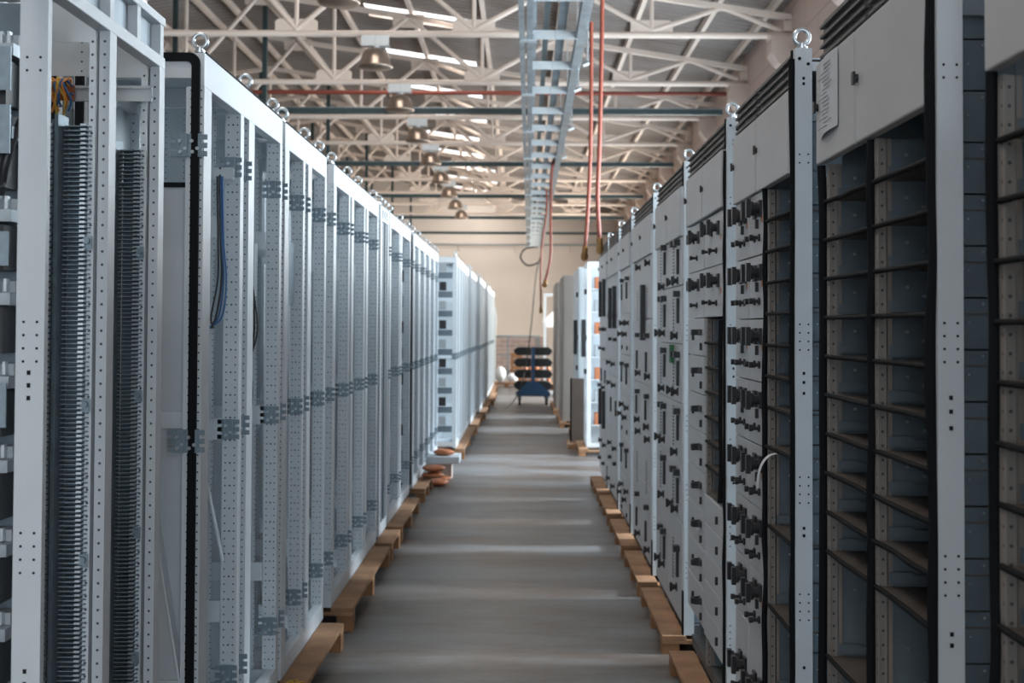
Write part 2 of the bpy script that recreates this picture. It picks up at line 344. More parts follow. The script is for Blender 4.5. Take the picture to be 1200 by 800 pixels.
# dark steel rails hung under every second truss
def hung_rail(y, x0, x1, label, conduit=False):
    T = thing('overhead_rail', label, 'rail', (0, y, BC-.38), 'dark rails hung under the trusses')
    MB().box(x0, x1, y-.05, y+.05, BC-.41, BC-.335).build('rail', M_green, T)
    MB().cyl((x0, y-.03, BC-.325), (x1, y-.03, BC-.325), .009, 6).build('conduit', M_galv, T)
    for x in (-9.4, -7.1, -5.25, -3.9):
        if x > x0: MB().box(x-.035, x+.035, y-.035, y+.035, BC-.336, roof_z(x)-.16).build('hanger', M_green, T)
for i, k in enumerate((1, 3, 5, 7)):
    hung_rail(TR0+TRS*k+.33, -11.0, WALL_R-0.32, ['nearest', 'second', 'third', 'fourth'][i] + ' dark green crosswise steel rail hung under the trusses')
hung_rail(44.2, -11.0, WALL_R, 'farthest dark green crosswise steel rail close to the cream end wall')
o = MB().tube([(-11, 20.7, 5.3), (WALL_R, 20.7, 5.3)], 0.035, 8).build('water_pipe', M_redpipe); tag(o, 'rust red pipe crossing the hall under the roof', 'pipe')
o = MB().tube([(-8, WALL_B-.05, 4.45), (WALL_R-.1, WALL_B-.05, 4.45)], 0.03, 6).build('wall_conduit', M_galv); tag(o, 'thin conduit running along the upper end wall', 'conduit')
for k in range(5): MB().cyl((-2.3+k*1.0, WALL_B-.05, 4.2+.0), (-2.3+k*1.0, WALL_B-.05, 4.5), .02, 6).build('clip', M_cream, o)
# high-bay lamps, unlit
for i, k in enumerate(range(-1, 8)):
    y = TR0+TRS*k - 0.02; x = -1.83
    lab = ['top-edge spun aluminium bell lamp, cut off by the picture', 'largest whole aluminium bell lamp hanging from the nearest truss', 'second whole bell lamp, on the truss before the red pipe',
           'third whole bell lamp with a bright lower rim', 'fourth whole bell lamp, above the second dark rail', 'fifth whole bell lamp in the row going back', 'sixth whole bell lamp in the row going back',
           'seventh whole bell lamp in the row going back', 'farthest small bell lamp near the end wall'][i]
    T = thing('high_bay_lamp', lab, 'lamp', (x, y, BC-.45), 'bell lamps under the trusses')
    MB().box(x-.17, x+.17, y-.055, y-.045, BC-.15, BC-.03).box(x-.17, x+.17, y-.05, y+.07, BC-.16, BC-.15).build('mounting_plate', M_gperf, T)
    MB().cyl((x, y, BC-.15), (x, y, BC-.20), .045, 12).build('neck', M_zinc, T)
    MB().lathe((x, y, BC-.42), [(.0, .24), (.06, .236), (.11, .215), (.155, .17), (.18, .10), (.193, .03), (.2, .0), (.185, .0), (.175, .08), (.14, .16), (.0, .2)]).build('shade', M_alu, T)
    MB().lathe((x, y, BC-.42), [(.21, .025), (.215, .01), (.212, .0), (.19, -.015), (.0, -.03)]).build('glass_cover', M_alu, T)

# ------------------------------------------------------------------ overhead tray above the aisle
TZ = EYE + 2.7
T = thing('overhead_cable_tray', 'galvanised cable tray with cross struts hanging lengthwise over the aisle', 'cable tray', (0.2, 8, TZ))
def tx(y, a, b_): return a + (b_-a)*(y-10)/33.0
def run(name, x0, x1, w, h, mat, z=TZ, y0=8.5, y1=43):
    return MB().bar((tx(y0, x0, x1), y0, z), (tx(y1, x0, x1), y1, z), w, h).build(name, mat, T)
run('side_rail', 0.045, 0.20, 0.055, 0.12, M_tray); run('side_plate', -0.03, 0.14, 0.05, 0.02, M_tray, TZ-.05)
run('side_plate', 0.06, 0.21, 0.09, 0.012, M_tray, TZ+.06)
run('side_rail', 0.52, 0.62, 0.09, 0.10, M_tray)
run('inner_beam', 0.20, 0.30, 0.05, 0.08, M_green, TZ+.14); run('inner_beam', 0.345, 0.43, 0.075, 0.09, M_steel, TZ+.12)
for k in range(25):
    y = 9.0 + k*1.38
    MB().box(tx(y, .07, .22), tx(y, .49, .60), y-.03, y+.03, TZ-.035, TZ+.02).box(tx(y, .07, .22), tx(y, .49, .60), y-.035, y-.03, TZ-.055, TZ+.03).build('cross_strut', M_gperf, T)
    if k % 2 == 0: MB().prism([(tx(y,-.05,.1), TZ-.08), (tx(y,.11,.25), TZ-.08), (tx(y,.09,.24), TZ-.02), (tx(y,-.02,.12), TZ-.02)], 1, y-.05, y+.0).build('splice_plate', M_zinc, T)
for y in [TR0+TRS*k for k in range(-2, 9)]:
    for a, b_ in ((.045, .20), (.52, .62)):
        MB().cyl((tx(y,a,b_), y+.06, TZ+.04), (tx(y,a,b_), y+.06, BC+.05), .009, 6).build('hanger_rod', M_zinc, T)
for (y, x, l) in ((11.4, .565, .3), (13.2, .56, .2), (15.5, .58, .25), (18.5, .59, .2)):
    MB().cyl((x, y, TZ-.05), (x, y, TZ-.05-l), .012, 6).cyl((x-.04, y, TZ-.06-l), (x+.03, y, TZ-.03-l), .02, 6).build('air_valve', M_zinc, T)
for y in (10.2, 12.5, 15.0, 17.5, 20, 23, 26):
    MB().torus((tx(y,.02,.17), y, TZ+.05), (0,1,.3), .035, .012, 12, 6).build('white_loop', M_white, T)['label'] = 'white plastic loop'

# hanging hoses
def hose(pts, r, label, fit=True, name='air_hose', mat=None, cat='hose', group='red air hoses'):
    T = thing(name, label, cat, pts[0], group)
    MB().tube(smooth_pts(pts), r, 8).build('tube', mat or M_hose, T, org=pts[0])
    if fit:
        e = Vector(pts[-1]); d = (e-Vector(pts[-2])).normalized()
        MB().cyl(e-d*.03, e+d*.045, r*1.5, 8).cyl(e+d*.045, e+d*.085, r*2.1, 6, sm=False).cyl(e+d*.085, e+d*.10, r*1.3, 8).build('brass_coupling', M_brass, T)
def P(px, py, y): return ((px-613)/1500*y, y, EYE+(383-py)/1500*y)
hose([P(692, 24, 11.2), P(692, 120, 11.2), P(691, 190, 11.2), P(688, 255, 11.15), P(685.5, 292, 11.1)], .017, 'left of two close red hoses, its end hanging slightly lower')
hose([P(705, -40, 10.6), P(704, 60, 10.6), P(702, 170, 10.6), P(700, 230, 10.6), P(702.5, 283, 10.6)], .018, 'right of two close red hoses, running up past the picture edge')
hose([P(651, 178, 21), P(646, 200, 21), P(645, 250, 21), P(645, 300, 21), P(639, 330, 21)], .022, 'red hose hanging from the far tray, bent left at its end')
hose([P(640, 222, 24), P(640, 250, 24), P(634, 300, 24), P(634, 361, 24)], .018, 'thin red hose hanging straight over the blue trolley')
hose([P(624, 288, 42.7), P(630, 289, 42.6), P(615, 292, 42.6), P(610, 302, 42.6), P(618, 311, 42.6), P(630, 308, 42.6), P(634, 300, 42.6)], .03, 'dark cable looped below the far end of the tray', False, 'looped_cable', M_plast, 'cable', None)
hose([P(634, 298, 24.9), P(629, 318, 24.9), P(627, 335, 24.7), P(623, 380, 24.6), P(618, 420, 24.55), P(612, 450, 24.3), P(605, 466, 24.2), P(597, 476, 23.9), P(585, 481, 23.3), P(575, 474, 24.3)], .012, 'black cable dropping beside the blue trolley to the floor', False, 'power_cable', M_plast, 'cable', None)

# ------------------------------------------------------------------ pallets
def pallet(x0, x1, y0, y1, top, label, mat=None):
    """x0 is the aisle edge"""
    mat = mat or M_wood; s = 1 if x1 > x0 else -1
    T = thing('wooden_pallet', label, 'pallet', ((x0+x1)/2, (y0+y1)/2, 0), 'pallets under the cabinets')
    W = abs(x1-x0); z = top
    for k, wd in ((0, .11), (.5, .12), (1, .11)):
        a = x0 + s*(W-wd)*k
        MB().box(a, a+s*wd, y0, y1, z-.020, z).build('deck_board', mat, T, bevel=.002)
    n = 3 if y1-y0 > .9 else 2
    for j in range(n):
        yy = y0 + (y1-y0-.10)*j/(n-1)
        MB().box(x0, x1, yy, yy+.10, z-.038, z-.0205).build('cross_board', mat, T)
        for k, wd in ((0, .08), (.5, .1), (1, .08)):
            a = x0 + s*(W-wd)*k
            MB().box(a, a+s*wd, yy+.005, yy+.095, 0, z-.0385).build('block', M_wood2 if mat is M_wood else mat, T)
XL, XR = 0.945, 0.751
ZL, ZR = 0.116, 0.086
PL, PR = -0.835, 0.650
LAB = lambda s: s
for y0, y1, lab in ((2.0, 3.42, 'pallet under the nearest left frame, its front out of the picture'), (3.70, 6.05, 'nearest visible left pallet with the yellow scrap on it'), (6.36, 8.15, 'second visible left pallet, longest in view beside the aisle'),
                    (8.26, 8.82, 'short left pallet under the narrow slotted frame'), (8.95, 10.45, 'left pallet just before the dark-edged open cabinet'), (11.0, 12.0, 'short left pallet under the dark-edged open cabinet')):
    pallet(PL, -1.42, y0, y1, ZL, lab)
for y0, y1, lab in ((2.0, 3.4, 'pallet under the nearest right drawer rack'), (3.5, 5.68, 'right pallet at the bottom picture edge'), (5.95, 7.05, 'right pallet with debris on its board, next to nearest'),
                    (7.2, 8.2, 'third visible right pallet counting back'), (8.4, 9.55, 'fourth visible right pallet counting back'), (9.8, 10.9, 'fifth visible right pallet counting back'), (11.1, 12.3, 'small right pallet at the end of the drawer row')):
    pallet(PR, 1.42, y0, y1, ZR, lab)

# ------------------------------------------------------------------ left cabinets: shared meshes
def clip_mesh():
    b = MB(); w, h = .034, .034
    b.box(-.020, .020, -.003, .003, -h, h)
    for s in (-1, 1):
        for z in (-.025, 0, .025):
            b.box(s*.019, s*.036, -.003, .003, z-.0075, z+.0075)
        b.box(s*.012-.002, s*.012+.002, -.010, -.003, -h, h)
    for x, z in ((-.008, .012), (.008, -.010), (-.006, -.02)):
        b.cyl((x, -.004, z), (x, -.012, z), .0055, 8, 1)
    return b.mesh('mounting_clip', [M_clip, M_zinc])
ME_clip = clip_mesh()
def eye_mesh():
    b = MB(); b.cyl((0,0,-.002), (0,0,.006), .016, 16); b.cyl((0,0,.004), (0,0,.016), .010, 12)
    b.torus((0,0,.034), (0,1,0), .0205, .0065, 24, 10)
    return b.mesh('eyebolt', [M_zinc])
ME_eye = eye_mesh()
def left_post(x1, y0, z0, z1, wx, wy, mat, T, name='post'):
    """folded post: plate facing the viewer plus flange along the aisle"""
    b = MB(); b.box(x1-wx, x1-.003, y0, y0+.003, z0, z1); b.box(x1-.003, x1, y0, y0+wy, z0, z1, 1)
    b.box(x1-wx, x1-wx+.003, y0+.003, y0+.02, z0, z1)
    return b.build(name, [mat, M_edge], T, org=(x1-wx/2, y0+wy/2, z0))
def rrect(x0, x1, z0, z1, r, n=5):
    pts = []
    for cx, cz, a0 in ((x1-r, z1-r, 0), (x0+r, z1-r, 90), (x0+r, z0+r, 180), (x1-r, z0+r, 270)):
        for i in range(n+1):
            a = math.radians(a0+90*i/n); pts.append((cx+r*math.cos(a), cz+r*math.sin(a)))
    return pts
def gasket_end(x0, x1, z0, z1, y, w, T, th=.012):
    A = rrect(x0, x1, z0, z1, .03); B = rrect(x0+w, x1-w, z0+w, z1-w, .018); n = len(A); b = MB()
    vs = [(u,y-th,v) for u,v in A]+[(u,y-th,v) for u,v in B]+[(u,y,v) for u,v in A]+[(u,y,v) for u,v in B]
    fs = []
    for i in range(n):
        j = (i+1)%n; fs += [(i,j,n+j,n+i), (2*n+i,3*n+i,3*n+j,2*n+j), (i,2*n+i,2*n+j,j), (n+i,n+j,3*n+j,3*n+i)]
    b.add(vs, fs); return b.build('rubber_gasket', M_rub, T)
def left_cabinet(label, y0, bays, plane=-XL, depth=.385, z0=ZL, H=2.2, gasket=True, roof=True, back=True, clips=(2.04, 1.17, .36),
                 bolts=None, clip_on=True, gap=.08, wide=.09, beam=.10, posts=True, group='open cabinet frames on the left'):
    """bays = list of bay widths; y0 = near end"""
    T = thing('cabinet_frame', label, 'cabinet frame', (plane-depth/2, y0, z0), group)
    x1 = plane; x0 = plane-depth; z1 = z0+H
    y1 = y0 + sum(bays) + gap*(len(bays)-1)
    # rails along the aisle and the back
    MB().box(x1-.035, x1, y0, y1, z1-beam, z1).build('top_beam', M_edge, T, bevel=.002)
    MB().box(x0, x0+.035, y0, y1, z1-beam, z1).build('top_beam', M_edge, T)
    MB().box(x1-.04, x1, y0, y1, z0, z0+.075).build('bottom_beam', M_edge, T, bevel=.002)
    MB().box(x0, x0+.04, y0, y1, z0, z0+.075).build('bottom_beam', M_edge, T)
    MB().box(x0+.036, x1-.036, y0+.01, y1-.01, z0+.012, z0+.022).build('floor_plate', M_paint, T)
    if roof: MB().box(x0+.036, x1-.036, y0+.012, y1-.012, z1-.012, z1-.004).build('roof_panel', M_paint, T)
    MB().box(x1-.034, x1+.001, y0+.02, y1-.02, z1+.0005, z1+.006).build('top_seal', M_rub, T)
    y = y0
    for i, wb in enumerate(bays):
        ye = y+wb
        left_post(x1, y, z0+.0755, z1-beam-.0005, .048, wide, M_perf2 if i else M_perf3, T)
        left_post(x1, ye-.05, z0+.0755, z1-beam-.0005, .052, .05, M_perf3, T)
        MB().box(x0, x0+.04, y, y+.03, z0+.0755, z1-beam-.0005).build('post', M_perf1, T)
        MB().box(x0, x0+.04, ye-.03, ye, z0+.0755, z1-beam-.0005).build('post', M_perf1, T)
        for yy in (y, ye-.04):
            MB().box(x0+.0365, x1-.0365, yy, yy+.035, z1-.075, z1-.0125).build('cross_beam', M_edge, T)
            MB().box(x0+.0415, x1-.0415, yy, yy+.035, z0+.024, z0+.07).build('cross_beam', M_edge, T)
        # inner upright strips and mounting plate
        MB().box(x1-.150, x1-.085, ye-.045, ye-.042, z0+.075, z1-.08).box(x1-.150, x1-.147, ye-.042, ye-.02, z0+.075, z1-.08).build('inner_upright', M_panel, T)
        MB().box(x1-.27, x1-.18, ye-.028, ye-.025, z0+.075, z1-.08).build('inner_upright', M_panel, T)
        for zz in (z0+.45, z0+1.05, z0+1.72):
            MB().box(x1-.30, x1-.052, ye-.060, ye-.056, zz-.035, zz+.035).build('tie_plate', M_paint, T)
        if back: MB().box(x0+.004, x0+.01, y+.031, ye-.031, z0+.08, z1-.08).build('back_panel', M_panel, T)
        if clip_on:
            for zc in clips:
                place('mounting_clip', ME_clip, (x1-.024, y-.006, zc), T)
                place('mounting_clip', ME_clip, (x1-.030, ye-.057, zc-.004), T)
        y = ye+gap
    if gasket: gasket_end(x0+.006, x1-.012, z0+.02, z1-.002, y0-.001, .024, T)
    for yb in (bolts if bolts is not None else (y0+.03, y1-.03)):
        place('eyebolt', ME_eye, (x1-.022, yb, z1+.007), T)
    place('eyebolt', ME_eye, (x0+.022, y0+.03, z1), T)
    return T, y1

# nearest frame A with comb columns
def left_rack_a():
    z0, z1 = ZL, ZL+2.2; x1 = -XL; x0 = x1-.385
    T = thing('cabinet_frame', 'nearest left frame with open top, breaker stacks and two comb columns', 'cabinet frame', (-1.14, 2.0, z0), 'open cabinet frames on the left')
    ya, yb = 2.10, 3.355
    MB().box(x1-.035, x1, ya, yb, z1-.022, z1).build('top_beam', M_edge, T, bevel=.002)
    MB().box(x1-.035, x1, ya, yb, z1-.135, z1-.105).build('top_beam', M_edge, T, bevel=.002)
    for y in (2.528, 2.74, 2.925, 3.13, 3.33): MB().box(x1-.03, x1-.002, y-.014, y+.014, z1-.1045, z1-.0225).build('top_web', M_edge, T)
    MB().box(x1-.032, x1-.026, ya, yb, z1-.1045, z1-.023).build('hinge_plate', M_galv, T)
    MB().box(x0, x0+.035, ya, yb, z1-.1, z1).build('top_beam', M_edge, T)
    MB().box(x1-.04, x1, ya, yb, z0, z0+.075).build('bottom_beam', M_edge, T); MB().box(x0, x0+.04, ya, yb, z0, z0+.075).build('bottom_beam', M_edge, T)
    # wide plain post A0
    b = MB().box(x1-.056, x1, 2.528, 2.531, z0+.0755, z1-.1355).box(x1-.003, x1, 2.531, 2.548, z0+.0755, z1-.1355).box(x1-.056, x1-.053, 2.531, 2.60, z0+.0755, z1-.1355)
    for zc in (2.04+.0, 1.515, 1.10, 0.62):
        n = 2 if zc > 2 else 4
        for k in range(n):
            for dx in (-.041, -.0145): b.cyl((x1+dx, 2.5285, zc-.026*k), (x1+dx, 2.5272, zc-.026*k), .0028, 8, 1)
    for zc in (1.415, 1.39, 1.365, .83, .805, .78): b.box(x1-.033, x1-.026, 2.5268, 2.528, zc-.0045, zc+.0045, 1)
    b.build('post', [M_paint, M_hole], T, org=(x1-.028, 2.54, z0))
    for (ye, ws) in ((2.954, .05), (3.352, .045)):
        left_post(x1, ye-.048, z0+.0755, z1-.1355, .024, .048, M_perf1, T)
        left_post(x1-.034, ye-.044, z0+.0755, z1-.1355, .014, .05, M_perf1, T)
        MB().box(x1-.033, x1-.025, ye-.02, ye, z0+.0755, z1-.1355).build('inner_upright', M_taupe, T)
        MB().box(x0, x0+.04, ye-.03, ye, z0+.0755, z1-.1).build('post', M_perf1, T)
        MB().box(x0+.036, x1-.036, ye-.04, ye-.008, z1-.06, z1-.0225).build('cross_beam', M_edge, T)
        MB().box(x0+.036, x1-.036, ye-.04, ye-.038, z1-.16, z1-.07).build('cross_beam', M_perf2, T)
        # comb column: clip strip, rail, blades
        xc = x1-.054; yk = ye-.03; zt = 1.965; zb_ = z0+.09
        b = MB(); b.box(xc-.082, xc-.068, yk-.004, yk+.03, zb_, zt+.015)
        k = 0
        while zb_+.013*k < zt:
            z = zb_+.013*k; b.box(xc-.086, xc-.074, yk-.018, yk-.004, z, z+.008, 1); k += 1
        b.build('clip_strip', [M_steel, M_zinc], T)
        MB().box(xc-.062, xc-.060, yk-.04, yk+.01, zb_, zt+.02).box(xc-.060, xc-.050, yk-.04, yk-.038, zb_, zt+.02).box(xc-.050, xc-.048, yk-.055, yk+.01, zb_, zt+.02).build('steel_rail', M_clip, T)
        b = MB().box(xc-.044, xc+.008, yk+.005, yk+.03, zb_, zt)
        k = 0
        while zb_+.0105*k < zt:
            z = zb_+.0105*k
            b.box(xc-.044, xc-.004, yk-.030, yk+.005, z, z+.0022, 1); b.box(xc-.006, xc+.006, yk-.034, yk+.002, z+.001, z+.006, 2)
            b.box(xc+.008, xc+.014, yk-.020, yk-.012, z, z+.003, 0); k += 1
        b.build('finned_comb', [M_steel, M_clip, M_zinc], T)
        for z in (1.70, 1.33, .98, .66): MB().cyl((x1-.045, ye-.052, z), (x1-.045, ye-.064, z), .008, 8).box(x1-.055, x1-.035, ye-.052, ye-.050, z-.018, z+.012).build('bolt', M_clip, T)
    # stack of breakers on the far left
    yk = 2.70
    MB().box(x0+.02, -1.05, yk+.02, yk+.024, z0+.09, z1-.12).build('mounting_plate', M_steel, T)
    for k in range(12):
        z = z0+.13+k*.172
        if z+.13 > z1-.12: break
        B_ = MB().box(x0+.05, -1.075, yk-.055, yk+.0195, z, z+.095)
        for j in range(6): B_.box(x0+.055+j*.030, x0+.075+j*.030, yk-.075, yk-.055, z+.02, z+.075, 1)
        br_ = B_.build('circuit_breaker', [M_plast, M_rub], T)
        MB().box(x0+.03, -1.055, yk-.07, yk+.0195, z+.100, z+.125).build('steel_bracket', M_galv, T)
        cb_ = MB().box(x0+.05, -1.06, yk-.03, yk+.0195, z+.1255, z+.150)
        for j in range(14): cb_.box(x0+.05+j*.0155, x0+.056+j*.0155, yk-.045, yk-.03, z+.128, z+.155, 1)
        cb_.build('terminal_strip', [M_brk, M_zinc], T)
    for (z, h) in ((1.99, .09), (1.86, .10), (1.63, .07), (1.30, .09)):
        MB().box(x0+.03, -1.052, yk-.09, yk-.085, z, z+h).build('cover_plate', M_clip, T)
    MB().tube(smooth_pts([(-1.045, 2.72, 1.97), (-1.05, 2.66, 1.93), (-1.07, 2.64, 1.85), (-1.09, 2.66, 1.78)]), .009, 8).build('black_cable', M_plast, T)
    # cross rail with wire bundle at A2
    MB().box(-1.18, -.958, 3.285, 3.289, 2.085, 2.125).box(-1.18, -.958, 3.279, 3.285, 2.118, 2.125).box(-1.18, -.958, 3.279, 3.285, 2.085, 2.092).build('cross_rail', M_gperf, T)
    MB().box(-1.235, -1.155, 3.27, 3.278, 2.085, 2.125).build('terminal_strip', M_orange, T)
    rnd = random.Random(4)
    for k in range(14):
        x = -1.235+.006*k; up = rnd.uniform(.01, .03)
        m = (M_worange, M_wblue, M_yellow)[k % 3]
        MB().tube(smooth_pts([(x, 3.268, 2.12), (x+rnd.uniform(-.012,.012), 3.25, 2.12+up), (x+rnd.uniform(-.02,.02), 3.23, 2.12), (x+rnd.uniform(-.015,.015), 3.235, 2.08), (x-.004, 3.25, 2.045+rnd.uniform(-.01,.02))]), .0028, 6).build('wire', m, T)
        MB().cyl((x, 3.266, 2.10), (x, 3.255, 2.10), .004, 6).build('wire_end', m, T)
    for y in (2.56, 2.98, 3.20): place('eyebolt', ME_eye, (x1-.02, y, z1), T)
    return T
left_rack_a()

# B: gasketed two-bay frame
B, _ = left_cabinet('gasketed left frame whose open end shows between the comb columns', 3.77, [.54, .61], bolts=(3.80, 4.42, 4.90))
x1 = -XL
MB().bar((-1.115, 3.84, 1.05), (-1.005, 3.82, .45), .006, .05).build('diagonal_brace', M_edge, B)
MB().bar((-1.06, 4.2, 1.12), (-.975, 4.2, .74), .006, .02).build('diagonal_brace', M_edge, B)
MB().box(x1-.055, x1-.012-.024, 3.775, 3.778, ZL+.08, ZL+2.1).build('inner_upright', M_perf1, B)
MB().box(x1-.36, x1-.30, 3.79, 3.793, ZL+.08, ZL+2.1).build('inner_upright', M_perf1, B)
MB().box(x1-.34, x1-.06, 3.86, 3.864, ZL+.1, ZL+1.81).build('mounting_plate', M_panel, B)
MB().box(x1-.34, x1-.06, 3.855, 3.859, ZL+1.81, ZL+1.825).build('rubber_edge', M_rub, B)
for z in (.4, 1.2): MB().box(x1-.20, x1-.06, 3.85, 3.855, z, z+.05).build('tie_plate', M_paint, B)
for z in (2.04, 1.17, .36): place('mounting_clip', ME_clip, (x1-.060, 3.765, z), B)
for k, (c, m) in enumerate(((0, M_plast), (.004, M_wblue), (-.008, M_plast), (.010, M_wblue))):
    MB().tube(smooth_pts([(x1-.055+c, 4.20, 2.00), (x1-.050+c, 4.20, 1.80), (x1-.045+c*1.6, 4.20, 1.66), (x1-.062+c*2, 4.20, 1.54), (x1-.078-c, 4.2, 1.50)]), .003+.0008*(k==0), 6).build('cable', m, B)
MB().box(x1-.10, x1-.01, 4.205, 4.21, 1.99, 2.03).build('cross_rail', M_gperf, B)
for k in range(2):
    MB().tube(smooth_pts([(x1-.07, 4.8, 1.66), (x1-.062+.012*k, 4.8, 1.5), (x1-.075, 4.8, 1.38), (x1-.068, 4.8, 1.28), (x1-.08+.01*k, 4.8, 1.20)]), .004, 6).build('cable', M_plast, B)
MB().box(x1-.13, x1-.065, 4.8, 4.86, 1.62, 1.82).build('junction_box', M_brk, B)
C_, _ = left_cabinet('third left frame, gasketed, with a bluish box high inside', 5.06, [.47, .52], bolts=(5.10, 5.62, 6.02))
MB().box(x1-.11, x1-.03, 5.3, 5.45, 1.60, 1.86).build('junction_box', M_clip, C_)
left_cabinet('fourth left frame with three open bays and no seal', 6.37, [.60, .60, .62], gasket=False, bolts=(6.42, 7.0, 7.45, 8.2), gap=.07)
# E1 narrow slotted frame and E2
E, _ = left_cabinet('narrow left frame with dark slots below its top', 8.48, [.50], gasket=False, bolts=(8.52, 8.72, 8.94), clip_on=False)
for k in range(3): MB().box(x1-.001, x1+.0005, 8.56+.13*k, 8.61+.13*k, ZL+2.2-.085, ZL+2.2-.02).build('slot', M_hole, E)
for k in range(2): MB().box(x1-.02, x1-.002, 8.62+.15*k, 8.68+.15*k, ZL+.08, ZL+2.095).build('slotted_strip', M_steel, E)
left_cabinet('fifth wide left frame ending before the dark-edged open cabinet', 9.06, [.75, .85], gasket=False, bolts=(9.2, 10.0, 10.6))
F, _ = left_cabinet('dark-edged open left cabinet with breakers inside and bolts along its top', 11.05, [.55, .6, .6, .6, .6], bolts=(11.1, 11.7, 12.4, 12.9, 13.6, 14.2), clips=(2.04, 1.17, .36), gap=.06)
for k in range(8): MB().box(x1-.16, x1-.05, 10.98, 11.04, .35+.22*k, .45+.22*k).build('circuit_breaker', M_plast if k % 2 else M_brk, F)
MB().cyl((x1-.075, 10.98, 2.05), (x1-.02, 10.98, 2.05), .012, 8).build('glow_tube', M_white, F)
# G groups farther back, a little closer to the aisle
def far_left(label, y0, bays, plane, end=False, **k):
    T, y1 = left_cabinet(label, y0, bays, plane=plane, gasket=False, gap=.05, clips=(1.17,), **k)
    if end:
        x = plane
        for j in range(9):
            z = .3+.22*j; MB().box(x-.30, x-.05, y0-.02, y0+.03, z, z+.07).build('steel_bracket', M_steel, T)
            MB().box(x-.20, x-.12, y0-.04, y0-.021, z+.08, z+.18).build('circuit_breaker', M_plast if j % 2 else M_brk, T)
    return T
far_left('far left cabinet whose open end shows brackets above white base', 14.7, [.6, .6, .6, .6, .6], -.76, True)
far_left('far left plain frame behind the one showing its brackets', 18.3, [.7, .7, .7], -.74)
far_left('far left frame with a level clip row, third from the far end', 20.9, [.7, .7, .7, .7], -.70)
far_left('last but one left frame near the electric box', 25.0, [.7, .7, .7], -.69, True)
far_left('farthest left frame beside the white sacks', 27.6, [.8, .8, .8, .8], -.69)
for y0, y1, x, lab in ((14.6, 17.9, -.66, 'long left pallet under the far bracket cabinet'), (18.2, 20.4, -.64, 'far left pallet, second behind the grey bench'), (20.8, 23.9, -.60, 'far left pallet, third behind the grey bench'),
                       (24.6, 27.3, -.55, 'far left pallet sticking out near the blue trolley'), (27.5, 30.9, -.6, 'farthest left pallet next to the white sacks')):
    pallet(x, -1.25, y0, y1, ZL, lab)
# second row standing back to back behind the first
for i, (y0, bays) in enumerate(((3.77, [.6, .6]), (5.1, [.6, .6]), (6.4, [.7, .7]), (8.0, [.8, .8]), (9.9, [.8, .8]))):
    left_cabinet(['back row frame with eyebolt seen through the nearest frame', 'second frame of the back row, seen through gaps', 'third frame of the back row, seen through gaps',
                  'fourth frame of the back row, seen through gaps', 'fifth frame of the back row, seen through gaps'][i], y0, bays, plane=-XL-.42, gasket=(i == 0), clip_on=False, z0=ZL, group='frames in the back row')
for y0, y1, k in ((3.72, 6.25, 'first'), (6.36, 9.5, 'second'), (9.8, 11.7, 'third')):
    pallet(-1.425, -1.80, y0, y1, ZL, k + ' pallet under the back row of left frames')

# grey bench with orange bags
T = thing('low_bench', 'small grey slab bench on a block beside the left row', 'bench', (-.68, 12.9, 0))
MB().box(-.94, -.62, 12.6, 13.0, .16, .23).build('slab', M_paint, T, bevel=.004); MB().box(-.86, -.70, 12.7, 12.95, 0, .16).build('support', M_conc, T)
def blob(name, c, r, mat, label=None, cat=None, group=None, seed=0, parent=None):
    rnd = random.Random(seed); b = MB(); n, k = 14, 8
    ph = [rnd.uniform(0, 6) for _ in range(4)]
    vs = []
    for i in range(k+1):
        a = PI*i/k
        for j in range(n):
            t = 2*PI*j/n; q = 1+.10*math.sin(3*t+ph[0])*math.sin(a*2+ph[1])+.07*math.sin(5*t+ph[2])
            vs.append((c[0]+r[0]*math.sin(a)*math.cos(t)*q, c[1]+r[1]*math.sin(a)*math.sin(t)*q, c[2]+r[2]*(1-math.cos(a))))
    b.add(vs, [(i*n+j, i*n+(j+1)%n, (i+1)*n+(j+1)%n, (i+1)*n+j) for i in range(k) for j in range(n)], 0, True)
    o = b.build(name, mat, parent)
    if label: tag(o, label, cat, group)
    return o
for k, (x, y, z) in enumerate(((-.815, 11.80, ZL), (-.815, 11.80, ZL+.061), (-.80, 12.20, .0), (-.80, 12.50, .0), (-.78, 12.78, .23))):
    blob('orange_bag', (x, y, z), (.105, .12, .031), M_orange, ['bottom orange bag on the end of the left pallet', 'orange bag lying on another at the pallet end', 'orange bag on the floor against the left cabinets', 'orange bag on the floor before the grey bench', 'orange bag on the grey bench slab'][k], 'bag', 'orange bags', k)

# yellow scrap on the pallet
b = MB()
for k in range(5):
    a = k*1.3; b.tube(smooth_pts([(-.88, 5.0, ZL+.004), (-.88+.02*math.cos(a), 5.0+.03*math.sin(a), ZL+.012), (-.88+.035*math.cos(a+.6), 5.0+.05*math.sin(a+.6), ZL+.005)]), .004, 5)
tag(b.build('leaf_scrap', M_yellow), 'crumpled yellow scrap lying on the near left pallet', 'scrap')

